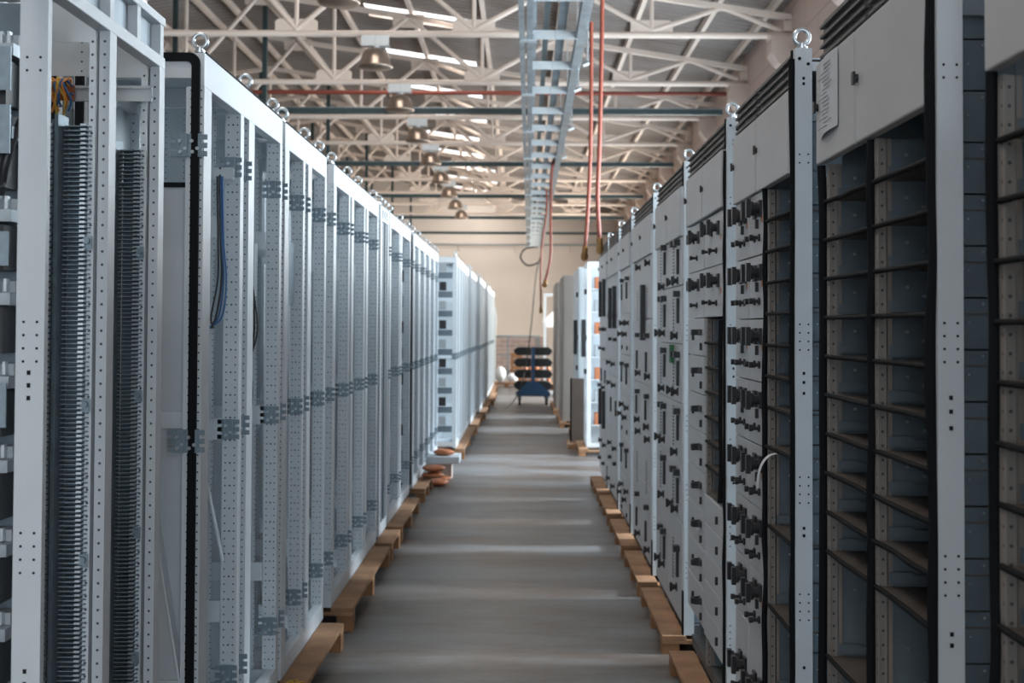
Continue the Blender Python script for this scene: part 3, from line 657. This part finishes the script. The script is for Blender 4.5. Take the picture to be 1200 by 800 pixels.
# ------------------------------------------------------------------ right drawer racks
def rot_mesh(s, name):
    """rotary switch handle: square base, collar, knob, grip bar; points to -x"""
    b = MB()
    b.box(-.010*s, 0, -.024*s, .024*s, -.030*s, .030*s)
    b.cyl((-.010*s,0,0), (-.030*s,0,0), .019*s, 14); b.cyl((-.030*s,0,0), (-.040*s,0,0), .027*s, 14)
    b.prism([(-.012*s, -.034*s), (.012*s, -.034*s), (.014*s, .034*s), (-.014*s, .034*s)], 0, -.056*s, -.040*s)
    return b.mesh(name, [M_plast])
ME_rot = rot_mesh(.62, 'rotary_handle'); ME_rotb = rot_mesh(.86, 'rotary_handle')
def plug_mesh():
    b = MB(); b.cyl((0,0,0), (-.006,0,0), .012, 12); b.cyl((-.006,0,0), (-.022,0,0), .006, 10); b.cyl((-.022,0,0), (-.034,0,0), .0095, 12)
    return b.mesh('push_knob', [M_plast])
ME_plug = plug_mesh()
def loop_mesh():
    b = MB(); pts = []
    for i in range(9):
        a = PI*i/8; pts.append((-.042*math.sin(a), .030*math.cos(a)*1.0, 0))
    vs = []
    for (x, y, z) in pts: vs += [(x, y, -.012), (x, y, .012), (x*.8-.0, y*.82, .012), (x*.8, y*.82, -.012)]
    fs = []
    for i in range(8):
        for j in range(4): fs.append((i*4+j, i*4+(j+1)%4, (i+1)*4+(j+1)%4, (i+1)*4+j))
    b.add(vs, fs, 0, False); b.box(-.006, 0, -.036, .036, -.013, .013)
    return b.mesh('loop_handle', [M_plast])
ME_loop = loop_mesh()
def boxh_mesh(w, h, d, name, mat): return MB().box(-d, 0, -w/2, w/2, -h/2, h/2).mesh(name, [mat])
ME_slot = boxh_mesh(.035, .12, .012, 'dark_slot', M_plast); ME_lat = boxh_mesh(.012, .03, .010, 'latch', M_plast); ME_long = boxh_mesh(.06, .34, .03, 'long_socket', M_plast)
ME_green = boxh_mesh(.05, .09, .02, 'green_tag', M_lgreen); ME_capb = boxh_mesh(.05, .028, .030, 'pull_block', M_plast); ME_lbl = boxh_mesh(.02, .02, .0012, 'amber_sticker', M_orange)
def slats_mesh():
    b = MB()
    for k in range(12): b.box(-.003, 0, -.02, .02, -.10+.017*k, -.092+.017*k)
    return b.mesh('louvre', [M_vent])
ME_louv = slats_mesh()
KIT = {'R': ('rotary_handle', ME_rotb), 'r': ('rotary_handle', ME_rot), 'p': ('push_knob', ME_plug), 'o': ('loop_handle', ME_loop), 's': ('dark_slot', ME_slot), 'l': ('latch', ME_lat),
       'L': ('long_socket', ME_long), 'g': ('green_tag', ME_green), 'c': ('pull_block', ME_capb), 'v': ('louvre', ME_louv), 'a': ('amber_sticker', ME_lbl)}
ZT = ZR+2.2
def E_(h): return EYE+h
def right_shell(label, ya, yb, plane=XR, depth=.60, vents=None, post=True, bolts=True, side=True, gcap=True, group='drawer racks on the right'):
    T = thing('switchgear_rack', label, 'switchgear cabinet', (plane+depth/2, ya, ZR), group)
    X0, X1 = plane, plane+depth
    # post plate facing the viewer, on the near corner
    if post:
        b = MB().box(X0, X0+.047, ya, ya+.003, ZR, ZT).box(X0, X0+.003, ya+.003, ya+.03, ZR, ZT).box(X0+.044, X0+.047, ya+.003, ya+.02, ZR, ZT)
        for zc, n in ((ZT-.16, 0), (1.99, 2), (1.52, 4), (1.10, 4), (.78, 4), (.42, 4)):
            for k in range(n):
                for dx in (.012, .036): b.cyl((X0+dx, ya+.0005, zc-.0235*k), (X0+dx, ya-.0008, zc-.0235*k), .0026, 8, 1)
        for zc in (ZT-.085, ZT-.10, 1.33, 1.36, 1.385, .94, .96, .58): b.box(X0+.020, X0+.027, ya-.0008, ya+.0005, zc-.004, zc+.004, 1)
        for dx, dz in ((.012, .03), (.036, .045)): b.cyl((X0+dx, ya+.0005, ZT-dz), (X0+dx, ya-.003, ZT-dz), .0045, 10, 1)
        b.build('post', [M_paint, M_hole], T, org=(X0+.023, ya, ZR))
        # the punched steel side behind the post: stacked compartment walls
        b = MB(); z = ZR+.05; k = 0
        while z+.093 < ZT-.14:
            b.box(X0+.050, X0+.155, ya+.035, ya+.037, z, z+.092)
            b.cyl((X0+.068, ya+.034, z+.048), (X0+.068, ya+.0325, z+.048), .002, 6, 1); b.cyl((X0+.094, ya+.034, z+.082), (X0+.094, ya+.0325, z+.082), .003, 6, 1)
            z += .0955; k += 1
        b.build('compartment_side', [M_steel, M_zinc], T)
        MB().box(X0+.05, X0+.13, ya+.02, ya+.034, ZT-.20, ZT-.165).build('side_bracket', M_galv, T)
        MB().box(X0+.05, X0+.13, ya+.02, ya+.034, ZT-.06, ZT-.035).build('cross_beam', M_edge, T)
    MB().box(X0+.156, X1, ya+.035, ya+.038, ZR, ZT-.02).build('side_panel', M_steel, T)
    MB().box(X0+.05, X1, yb-.004, yb, ZR, ZT-.02).build('side_panel', M_steel, T)
    MB().box(X1-.004, X1, ya+.0385, yb-.0045, ZR, ZT-.02).build('back_panel', M_paint, T)
    MB().box(X0+.05, X1-.005, ya+.0385, yb-.0045, ZT-.024, ZT-.02).build('roof_panel', M_paint, T)
    MB().box(X0+.015, X1, ya+.004, yb, ZR, ZR+.045).build('plinth', M_vent, T)
    if bolts: place('eyebolt', ME_eye, (X0+.022, ya+.018, ZT), T); place('eyebolt', ME_eye, (X0+.06, (ya+yb)/2, ZT-.018), T); place('eyebolt', ME_eye, (X0+.06, yb-.06, ZT-.018), T)
    # grilles along the top
    if vents:
        for i, (a, c) in enumerate(vents):
            b = MB(); zv = ZT-.105
            b.box(X0+.004, X0+.010, a+.004, c-.004, zv, ZT-.004)
            for k in range(4): b.box(X0-.006, X0+.004, a+.004, c-.004, zv+.006+.025*k, zv+.013+.025*k, 1)
            b.build('top_grille', [M_ventb, M_vent], T)
        MB().box(X0-.004, X0+.049, vents[0][0]-.012, vents[0][0]+.003, ZT-.11, ZT-.001).build('grille_end_cap', M_rub, T)
    return T
def door(T, a, c, z0, z1, knob=True, plane=XR, sunk=0.0):
    d = MB().box(plane-.014+sunk, plane+.010+sunk, a+.003, c-.003, z0, z1).build('door', M_door, T, bevel=.004)
    if knob:
        zk = z0+(z1-z0)*.56
        MB().cyl((plane-.014+sunk, c-.022, zk), (plane-.020+sunk, c-.022, zk), .010, 12).box(plane-.026+sunk, plane-.020+sunk, c-.030, c-.014, zk-.014, zk+.014).build('door_latch', M_plast, d)
    return d
def wavy(pts, r, seed):
    rnd = random.Random(seed); out = []
    for p in pts: out.append((p[0]+rnd.uniform(-.003, .003), p[1]+rnd.uniform(-.005, .005), p[2]))
    return smooth_pts(out, 5)
def open_col(T, a, c, zs, seed=0, top=None, hb=None):
    """open compartments: shelves at the heights zs, between y=a (near) and y=c (far)"""
    zb, zt = ZR+.05, top
    X0 = XR
    # far partition: punched strip then dark wall with guide plates and bolts
    MB().box(X0+.002, X0+.005, c-.03, c-.004, zb, zt).box(X0+.005, X0+.022, c-.022, c-.019, zb, zt).build('punched_strip', M_strip, T, org=(X0+.0135, c-.02, zb))
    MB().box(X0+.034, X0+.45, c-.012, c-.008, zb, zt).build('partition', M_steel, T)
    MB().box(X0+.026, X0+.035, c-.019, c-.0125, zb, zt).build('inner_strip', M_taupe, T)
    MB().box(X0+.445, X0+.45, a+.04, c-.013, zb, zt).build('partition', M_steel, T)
    zz = [zt]+list(zs)
    for i in range(1, len(zz)):
        z = zz[i]
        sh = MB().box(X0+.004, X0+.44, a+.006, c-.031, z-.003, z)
        for k in range(3): sh.box(X0+.10+.1*k, X0+.16+.1*k, a+.04, c-.08, z, z+.002, 1)
        sh.build('shelf', [M_shelf, M_taupe], T)
        MB().prism([(X0+.024, z+.006), (X0+.075, z+.006), (X0+.25, z+.006), (X0+.25, z+.024), (X0+.078, z+.024), (X0+.072, z+.030), (X0+.024, z+.030)], 1, c-.034, c-.0305).build('guide_plate', M_steel, T)
        h = zz[i-1]-z
        b = MB()
        for (dx, f) in ((.068, .62), (.105, .42)): b.cyl((X0+dx, c-.013, z+h*f), (X0+dx, c-.018, z+h*f), .0042, 8)
        b.build('bolt', M_zinc, T)
        s = wavy([(X0-.001, a+.01+(c-a-.02)*k/3, z-.003) for k in range(4)], .006, seed+i*7)
        MB().tube(s, .0058, 6).build('seal_strip', M_rub, T)
def vseal(T, y, z0, z1, seed, r=.0085):
    n = max(3, int((z1-z0)/.12)); s = wavy([(XR-.003, y, z0+(z1-z0)*k/n) for k in range(n+1)], r, seed)
    MB().tube(s, r, 8).build('seal_strip', M_rub, T)
def drawer_col(T, a, c, seams, pats, plane=XR, mat=None):
    """seams: heights top to bottom; pats: list of [(fraction along y, height offset from the drawer centre, code)]"""
    for i in range(len(seams)-1):
        z1, z0 = seams[i], seams[i+1]
        d = MB().box(plane-.003, plane+.018, a+.002, c-.002, z0+.002, z1-.002).build('drawer', mat or M_door, T, bevel=.002)
        zc = (z0+z1)/2
        for (f, dz, code) in pats[i % len(pats)]:
            if abs(dz) > (z1-z0)/2: continue
            nm, me = KIT[code]; place(nm, me, (plane-.003, a+(c-a)*f, zc+dz), d)
# ---- R0: rack at the right picture edge
T = right_shell('drawer rack cut off by the right picture edge', 1.05, 2.04, post=False)
zs = [E_(.30-.0955*k) for k in range(0, 17)]
zs = [z for z in zs if z > ZR+.2]
open_col(T, 1.62, 2.03, zs, 3, top=E_(.40)); open_col(T, 1.10, 1.61, zs, 5, top=E_(.40))
vseal(T, 2.035, ZR+.05, E_(.62), 11, .010); vseal(T, 1.615, ZR+.05, E_(.40), 12)
door(T, 1.62, 2.045, E_(.41), E_(.70)); door(T, 1.10, 1.61, E_(.41), E_(.70))
# ---- R1
T1 = right_shell('nearest full right rack with two columns of empty drawer bays', 2.318, 3.215, vents=[(2.36, 2.76), (2.78, 3.215)])
zs = [E_(.31-.0955*k) for k in range(11)] + [E_(-.88), ]
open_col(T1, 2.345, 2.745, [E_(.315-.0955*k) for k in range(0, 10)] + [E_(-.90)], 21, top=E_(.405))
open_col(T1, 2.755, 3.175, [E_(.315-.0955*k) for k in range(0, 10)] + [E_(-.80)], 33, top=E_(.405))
vseal(T1, 2.335, ZR+.05, ZT-.03, 41, .012); vseal(T1, 2.750, ZR+.05, E_(.405), 42, .010); vseal(T1, 3.19, ZR+.05, E_(.405), 43, .011)
door(T1, 2.345, 2.84, E_(.41), ZT-.112)
d = door(T1, 2.845, 3.22, E_(.41), ZT-.112)
# printed drawing sheet taped on that door
T = thing('taped_drawing', 'curled paper drawing sheet taped on the far door of the nearest rack', 'paper', (XR-.018, 3.1, E_(.44)))
b = MB(); n = 6; vs = []
for k in range(n+1):
    f = k/n; bulge = .006*math.sin(PI*f)*1.5
    for z in (E_(.475), E_(.66)): vs.append((XR-.0165-bulge, 2.985+.17*f, z-.01*f))
b.add(vs, [(2*k, 2*k+2, 2*k+3, 2*k+1) for k in range(n)])
sh = b.build('sheet', M_paper, T); so = sh.modifiers.new('s', 'SOLIDIFY'); so.thickness = .0006
b = MB()
rnd = random.Random(2)
for k in range(16):
    z = E_(.485)+.010*k; f0 = rnd.uniform(.1, .4); f1 = rnd.uniform(.55, .92)
    xx = XR-.0175-.006*1.5*1.0
    b.box(xx-.0006, xx, 2.985+.17*f0, 2.985+.17*f1, z, z+.0015)
b.build('printed_lines', M_ink, T)
# ---- R2
T2 = right_shell('second right rack with one open column and big rotary handles', 3.53, 4.50, vents=[(3.57, 4.07), (4.09, 4.50)])
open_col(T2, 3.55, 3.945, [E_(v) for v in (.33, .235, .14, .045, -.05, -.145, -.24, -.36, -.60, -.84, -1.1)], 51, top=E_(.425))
vseal(T2, 3.545, ZR+.05, ZT-.03, 61, .010); vseal(T2, 3.955, ZR+.05, E_(.43), 62)
door(T2, 3.56, 4.06, E_(.43), ZT-.112); door(T2, 4.065, 4.50, E_(.43), ZT-.112)
seams = [E_(v) for v in (.43, .23, .028, -.172, -.372, -.572, -.772, -.972, -1.36)]
patN = [[(.22, .045, 'R'), (.55, .045, 'R'), (.30, -.045, 'p'), (.60, -.045, 'p'), (.14, .01, 'a'), (.4, .0, 'l')]]
drawer_col(T2, 3.965, 4.23, seams, patN); drawer_col(T2, 4.235, 4.50, seams, patN)
b = MB(); vs = []; n = 10
for k in range(n+1):
    f = k/n; a = f*2.1
    for yy in (3.72, 3.75): vs.append((XR-.012-.055*math.sin(a*.75), yy-.03*f*0, E_(-.37)-.0-.10*f*f+.004))
b.add(vs, [(2*k, 2*k+2, 2*k+3, 2*k+1) for k in range(n)])
o = b.build('paper_strip', M_paper); so = o.modifiers.new('s', 'SOLIDIFY'); so.thickness = .0006; tag(o, 'curled strip of white tape hanging from an open drawer bay', 'paper strip')
# ---- R3
T3 = right_shell('third right rack with a narrow open slot and loop handles', 4.71, 5.80, vents=[(4.75, 5.28), (5.30, 5.80)])
door(T3, 4.76, 5.28, E_(.45), ZT-.112); door(T3, 5.29, 5.80, E_(.45), ZT-.112)
drawer_col(T3, 4.76, 5.28, [E_(.445), E_(.24), E_(.04)], [[(.25, .04, 'R'), (.6, .045, 'R'), (.35, -.045, 'p'), (.7, -.04, 'p'), (.15, .0, 'a')]])
MB().box(XR+.002, XR+.016, 4.765, 4.83, E_(-.66), E_(.035)).build('trim_strip', M_taupe, T3)
open_col(T3, 4.84, 5.26, [E_(v) for v in (-.06, -.16, -.26, -.36, -.46, -.56)], 71, top=E_(.035))
MB().box(XR+.004, XR+.4, 4.76, 5.28, E_(-.672), E_(-.664)).build('shelf', M_shelf, T3)
vseal(T3, 4.84, E_(-.66), E_(.03), 72, .010); vseal(T3, 4.745, ZR+.05, ZT-.12, 73, .008)
drawer_col(T3, 4.76, 5.28, [E_(-.68-.115*k) for k in range(6)], [[(.3, 0, 'l')]])
drawer_col(T3, 5.29, 5.80, [E_(.445), E_(.24), E_(.04)]+[E_(.04-.16*k) for k in range(1, 9)], [[(.3, .04, 'R'), (.6, .04, 'r'), (.4, -.045, 'p')], [(.3, .04, 'R'), (.6, .04, 'r'), (.4, -.045, 'p')]] + [[(.18, .02, 'o'), (.12, -.04, 'l'), (.6, 0, 'l')]]*8)
# ---- R4..R8
def generic_rack(label, ya, yb, cols, seams, pats, seed, vents=True, plane=XR):
    yy0 = ya+.045
    n = cols; w = (yb-yy0)/n
    T = right_shell(label, ya, yb, plane=plane, vents=[(yy0+w*i, yy0+w*(i+1)-.01) for i in range(n)] if vents else None)
    rnd = random.Random(seed)
    for i in range(n):
        a, c = yy0+w*i, yy0+w*(i+1)
        door(T, a, c, E_(.43), ZT-.112 if vents else ZT-.01, plane=plane)
        drawer_col(T, a, c, [E_(v) for v in seams], pats[i % len(pats)], plane=plane)
    MB().box(plane-.006, plane+.012, ya+.003, ya+.04, ZR, ZR+.20).build('corner_foot', M_rub, T)
    return T
p4 = [[(.2, .09, 'c'), (.45, .09, 'c'), (.25, .0, 's'), (.6, .0, 'v'), (.3, -.09, 'r'), (.65, -.09, 'r')], [(.2, .10, 'c'), (.25, .02, 's'), (.6, .02, 'v'), (.35, -.10, 'r')]]
s4 = (.43, .20, -.08, -.36, -.64, -.92, -1.38)
R4 = generic_rack('fourth right rack with louvres and the green tag', 5.96, 7.16, 2, s4, [p4, p4[::-1]], 4)
place('green_tag', ME_green, (XR-.004, 6.35, E_(-.13)), R4)
R5 = generic_rack('fifth right rack carrying one long dark socket', 7.38, 8.66, 2, (.43, .05, -.35, -.65, -.95, -1.38), [[[(.2, .14, 'r'), (.5, -.1, 'v')], [(.3, .1, 'c'), (.5, -.06, 's'), (.2, -.14, 'r')], [(.3, .09, 'c'), (.55, .0, 's'), (.3, -.09, 'r')]]], 5)
place('long_socket', ME_long, (XR-.004, 7.85, E_(.09)), R5)
R6 = generic_rack('sixth right rack with paired round handles', 8.88, 9.84, 2, (.43, .1, -.2, -.5, -.8, -1.1, -1.38), [[[(.3, .08, 'c'), (.6, .0, 's')], [(.3, .08, 'r'), (.7, .0, 'r'), (.5, -.1, 'l')]]], 6)
R7 = generic_rack('seventh right rack with two long dark sockets', 10.04, 11.2, 2, (.43, .0, -.4, -.7, -1.0, -1.38), [[[(.3, -.12, 'r')], [(.3, .1, 'c'), (.6, -.1, 'r')], [(.5, .08, 'r'), (.3, -.1, 's')]]], 7)
for y in (10.3, 10.8): place('long_socket', ME_long, (XR-.004, y, E_(.16)), R7)
R8 = generic_rack('eighth right rack, last of the unbroken drawer row', 11.32, 12.45, 2, (.43, .1, -.3, -.6, -.9, -1.38), [[[(.5, .0, 'L')], [(.3, .08, 'r'), (.6, -.1, 'c')], [(.4, 0, 's'), (.6, -.1, 'r')]]], 8)

# ---- far right cabinets, set a little out of line
def frame_cab(label, x0, x1, ya, yb, z0, H, mat, shelves=0, closed=False, socket=False, bare=False):
    T = thing('open_cabinet', label, 'cabinet', ((x0+x1)/2, ya, z0))
    z1 = z0+H; p = .05
    if closed:
        MB().box(x0, x1, ya, yb, z0, z1).build('body', mat, T, bevel=.006)
        MB().box(x0-.004, x0, ya+.03, yb-.03, z0+.1, z1-.04).build('door', mat, T)
        MB().box(x0+.02, x1-.02, ya-.004, ya, z0+.1, z1-.04).build('side_panel', mat, T)
    else:
        for (xx, yy) in ((x0, ya), (x1-p, ya), (x0, yb-p), (x1-p, yb-p)): MB().box(xx, xx+p, yy, yy+p, z0, z1).build('post', M_edge, T)
        for z in (z0, z1-p):
            for (a, b_, c, d) in ((x0+p, x1-p, ya, ya+p), (x0+p, x1-p, yb-p, yb), (x0, x0+p, ya+p, yb-p), (x1-p, x1, ya+p, yb-p)): MB().box(a, b_, c, d, z, z+p).build('beam', M_edge, T)
        if not bare: MB().box(x0+p, x1-p, yb-.03, yb-.02, z0+p, z1-p).build('back_panel', M_paint, T)
        for k in range(shelves):
            z = z0+.25+k*.27
            MB().box(x0+.05, x1-.05, ya+.05, yb-.1, z, z+.01).build('shelf', M_paint, T)
            MB().box(x0+.10, x1-.08, ya+.06, ya+.25, z+.011, z+.011+.14).build('orange_unit' if k % 2 == 0 else 'grey_unit', M_orange if k % 2 == 0 else M_brk, T)
    if socket:
        for z in (.95, 1.35, 1.9): MB().box(x0-.03, x0, ya+.05, ya+.14, z, z+.06).build('latch', M_plast, T)
        MB().box(x0-.05, x0, ya+.25, ya+.45, 1.15, 1.60).build('long_socket', M_plast, T)
    return T
frame_cab('white open frame holding orange units, first past the drawer row', .76, 1.40, 15.2, 15.9, ZR, 2.2, M_paint, shelves=7, socket=True)
frame_cab('white closed cabinet behind the frame with orange units', .72, 1.4, 16.6, 18.2, ZR, 2.2, M_paint, closed=True, socket=True)
frame_cab('nearer of two taupe cabinets on the far right', .60, 1.35, 19.3, 21.0, ZR, 2.2, M_taupe, closed=True)
frame_cab('farther of two taupe cabinets on the far right', .58, 1.3, 22.2, 24.4, ZR, 2.2, M_taupe, closed=True)
frame_cab('slim white frame standing before the end wall on the right', .46, .78, 28.0, 28.6, 0.04, 2.2, M_paint, shelves=0, bare=True)
frame_cab('dull brown box cabinet behind the slim white frame', .75, 1.5, 30.0, 31.0, 0.04, 1.9, M_taupe, closed=True)
for x0, ya, yb, lab in ((.66, 15.0, 16.1, 'right pallet under the orange-unit frame'), (.66, 16.5, 18.3, 'right pallet under the white closed cabinet'), (.55, 19.2, 21.1, 'right pallet under the nearer taupe cabinet'), (.53, 22.1, 24.5, 'right pallet under the farther taupe cabinet')):
    pallet(x0, 1.4, ya, yb, ZR, lab)
# loose panel leaning by the white closed cabinet
T = thing('leaning_panel', 'brown-faced white-edged panel leaning beside the far right frame', 'panel', (.6, 16.3, .04))
MB().box(.60, .62, 16.2, 16.23, .06, .86).box(.60, .62, 16.2, 16.23, .06, .86).build('white_edge', M_edge, T)
MB().box(.62, .80, 16.205, 16.225, .06, .86).build('board', M_brown, T)
T2_ = MB().box(.56, .66, 15.85, 16.45, 0, .06).build('wood_block', M_wood); tag(T2_, 'short timber under the leaning brown panel', 'timber')
# ------------------------------------------------------------------ far end of the aisle
T = thing('spool_trolley', 'blue wheeled trolley with four pairs of dark padded arms', 'trolley', (.17, 25.0, 0))
xc, yc = .20, 25.0
MB().box(xc-.035, xc+.035, yc-.30, yc-.265, .30, 1.12).build('column', M_blue, T)
MB().prism([(xc-.33, .20), (xc+.33, .20), (xc+.33, .25), (xc+.09, .45), (xc-.09, .45), (xc-.33, .25)], 1, yc-.325, yc-.301).build('base_plate', M_blue, T)
MB().box(xc-.33, xc+.33, yc-.30, yc+.30, .17, .20).build('base_frame', M_blue, T)
for k in range(4):
    z = 1.035-.22*k
    for s in (-1, 1):
        a, b_ = xc+s*.04, xc+s*.37
        MB().prism([(a, z-.078), (b_-s*.06, z-.078), (b_, z-.02), (b_, z+.02), (b_-s*.06, z+.078), (a, z+.078)] if s > 0 else [(a, z-.078), (a, z+.078), (b_-s*.06, z+.078), (b_, z+.02), (b_, z-.02), (b_-s*.06, z-.078)], 1, yc-.26, yc+.26).build('padded_arm', M_dark, T, bevel=.012)
for s in (-1, 1):
    for q in (-1, 1):
        w_ = MB().cyl((xc+s*.26-.022, yc+q*.24, .065), (xc+s*.26+.022, yc+q*.24, .065), .065, 16).build('caster', M_rub, T)
        MB().box(xc+s*.26-.035, xc+s*.26+.035, yc+q*.24-.03, yc+q*.24+.03, .10, .17).build('caster_fork', M_steel, w_)
# guard rail
T = thing('guard_rail', 'thin dark guard rail standing in front of the end wall', 'railing', (-.5, 38, 0))
MB().box(-1.4, .50, 37.98, 38.02, 1.20, 1.25).build('top_rail', M_steel, T); MB().box(-1.4, .50, 37.99, 38.01, .65, .68).build('mid_rail', M_steel, T)
for x in (-1.38, -.45, .47): MB().box(x-.02, x+.02, 37.98, 38.02, 0, 1.199).build('post', M_steel, T)
MB().box(.36, .50, 37.9, 37.975, .92, 1.19).build('small_box', M_vent, T)
o = MB().box(-.80, -.68, 33.0, 33.15, 1.50, 1.85).build('electric_box', M_paint)
# carried by a pole
T = thing('electric_pillar', 'slim pole with a small white electric box past the left row', 'electric box', (-.72, 33.2, 0))
o.name = 'switch_box'; WPOS['switch_box'] = WPOS.get('electric_box', Vector((-.74, 33.07, 1.5))); o.parent = T; o.location = WPOS['switch_box']-Vector((-.72, 33.2, 0))
MB().box(-.76, -.70, 33.151, 33.21, 0, 2.0).build('pole', M_paint, T)
# goods on pallets at the far end
pallet(-.75, -.05, 31.6, 32.6, .12, 'pallet with wooden crate at the end of the aisle', M_wood2)
pallet(.0, .75, 31.0, 32.0, .12, 'pallet behind the blue trolley carrying orange goods', M_wood2)
blob('white_sack', (-.56, 31.9, .12), (.13, .12, .20), M_white, 'upper white sack standing at the end of the left row', 'sack', 'white sacks', 3)
blob('white_sack', (-.26, 31.75, .12), (.13, .13, .12), M_white, 'lower white sack slumped right of the other one', 'sack', 'white sacks', 8)
T = thing('wooden_crate', 'rough wooden crate standing right of the white sacks', 'crate', (-.2, 32.2, .12))
for z in (.13, .28, .43, .58, .73): MB().box(-.30, -.02, 32.15, 32.17, z, z+.11).build('board', M_wood2, T)
for x in (-.30, -.07): MB().box(x, x+.05, 32.171, 32.4, .12, .86).build('corner_post', M_wood2, T)
rnd = random.Random(9)
names = ['left end of the', 'second in the', 'middle of the', 'fourth in the', 'right end of the']
for row in range(3):
    for k in range(5):
        x = .07+.14*k; z = .12+.145*row
        blob('orange_sack', (x, 31.4+rnd.uniform(-.05, .05), z), (.060, .12, .062), M_orange, 'orange sack, %s %s row behind the trolley' % (names[k], ['bottom', 'middle', 'top'][row]), 'sack', 'orange sacks behind the trolley', row*5+k)
T = thing('white_roll', 'large slanted white roll leaning far right behind the cabinets', 'roll', (.85, 33.5, 0))
MB().bar((.60, 33.4, 1.55), (1.35, 33.4, 2.25), .18, .28).build('roll', M_white, T)
MB().box(.62, 1.3, 33.3, 33.6, 0, 1.5).build('stand', M_taupe, T)
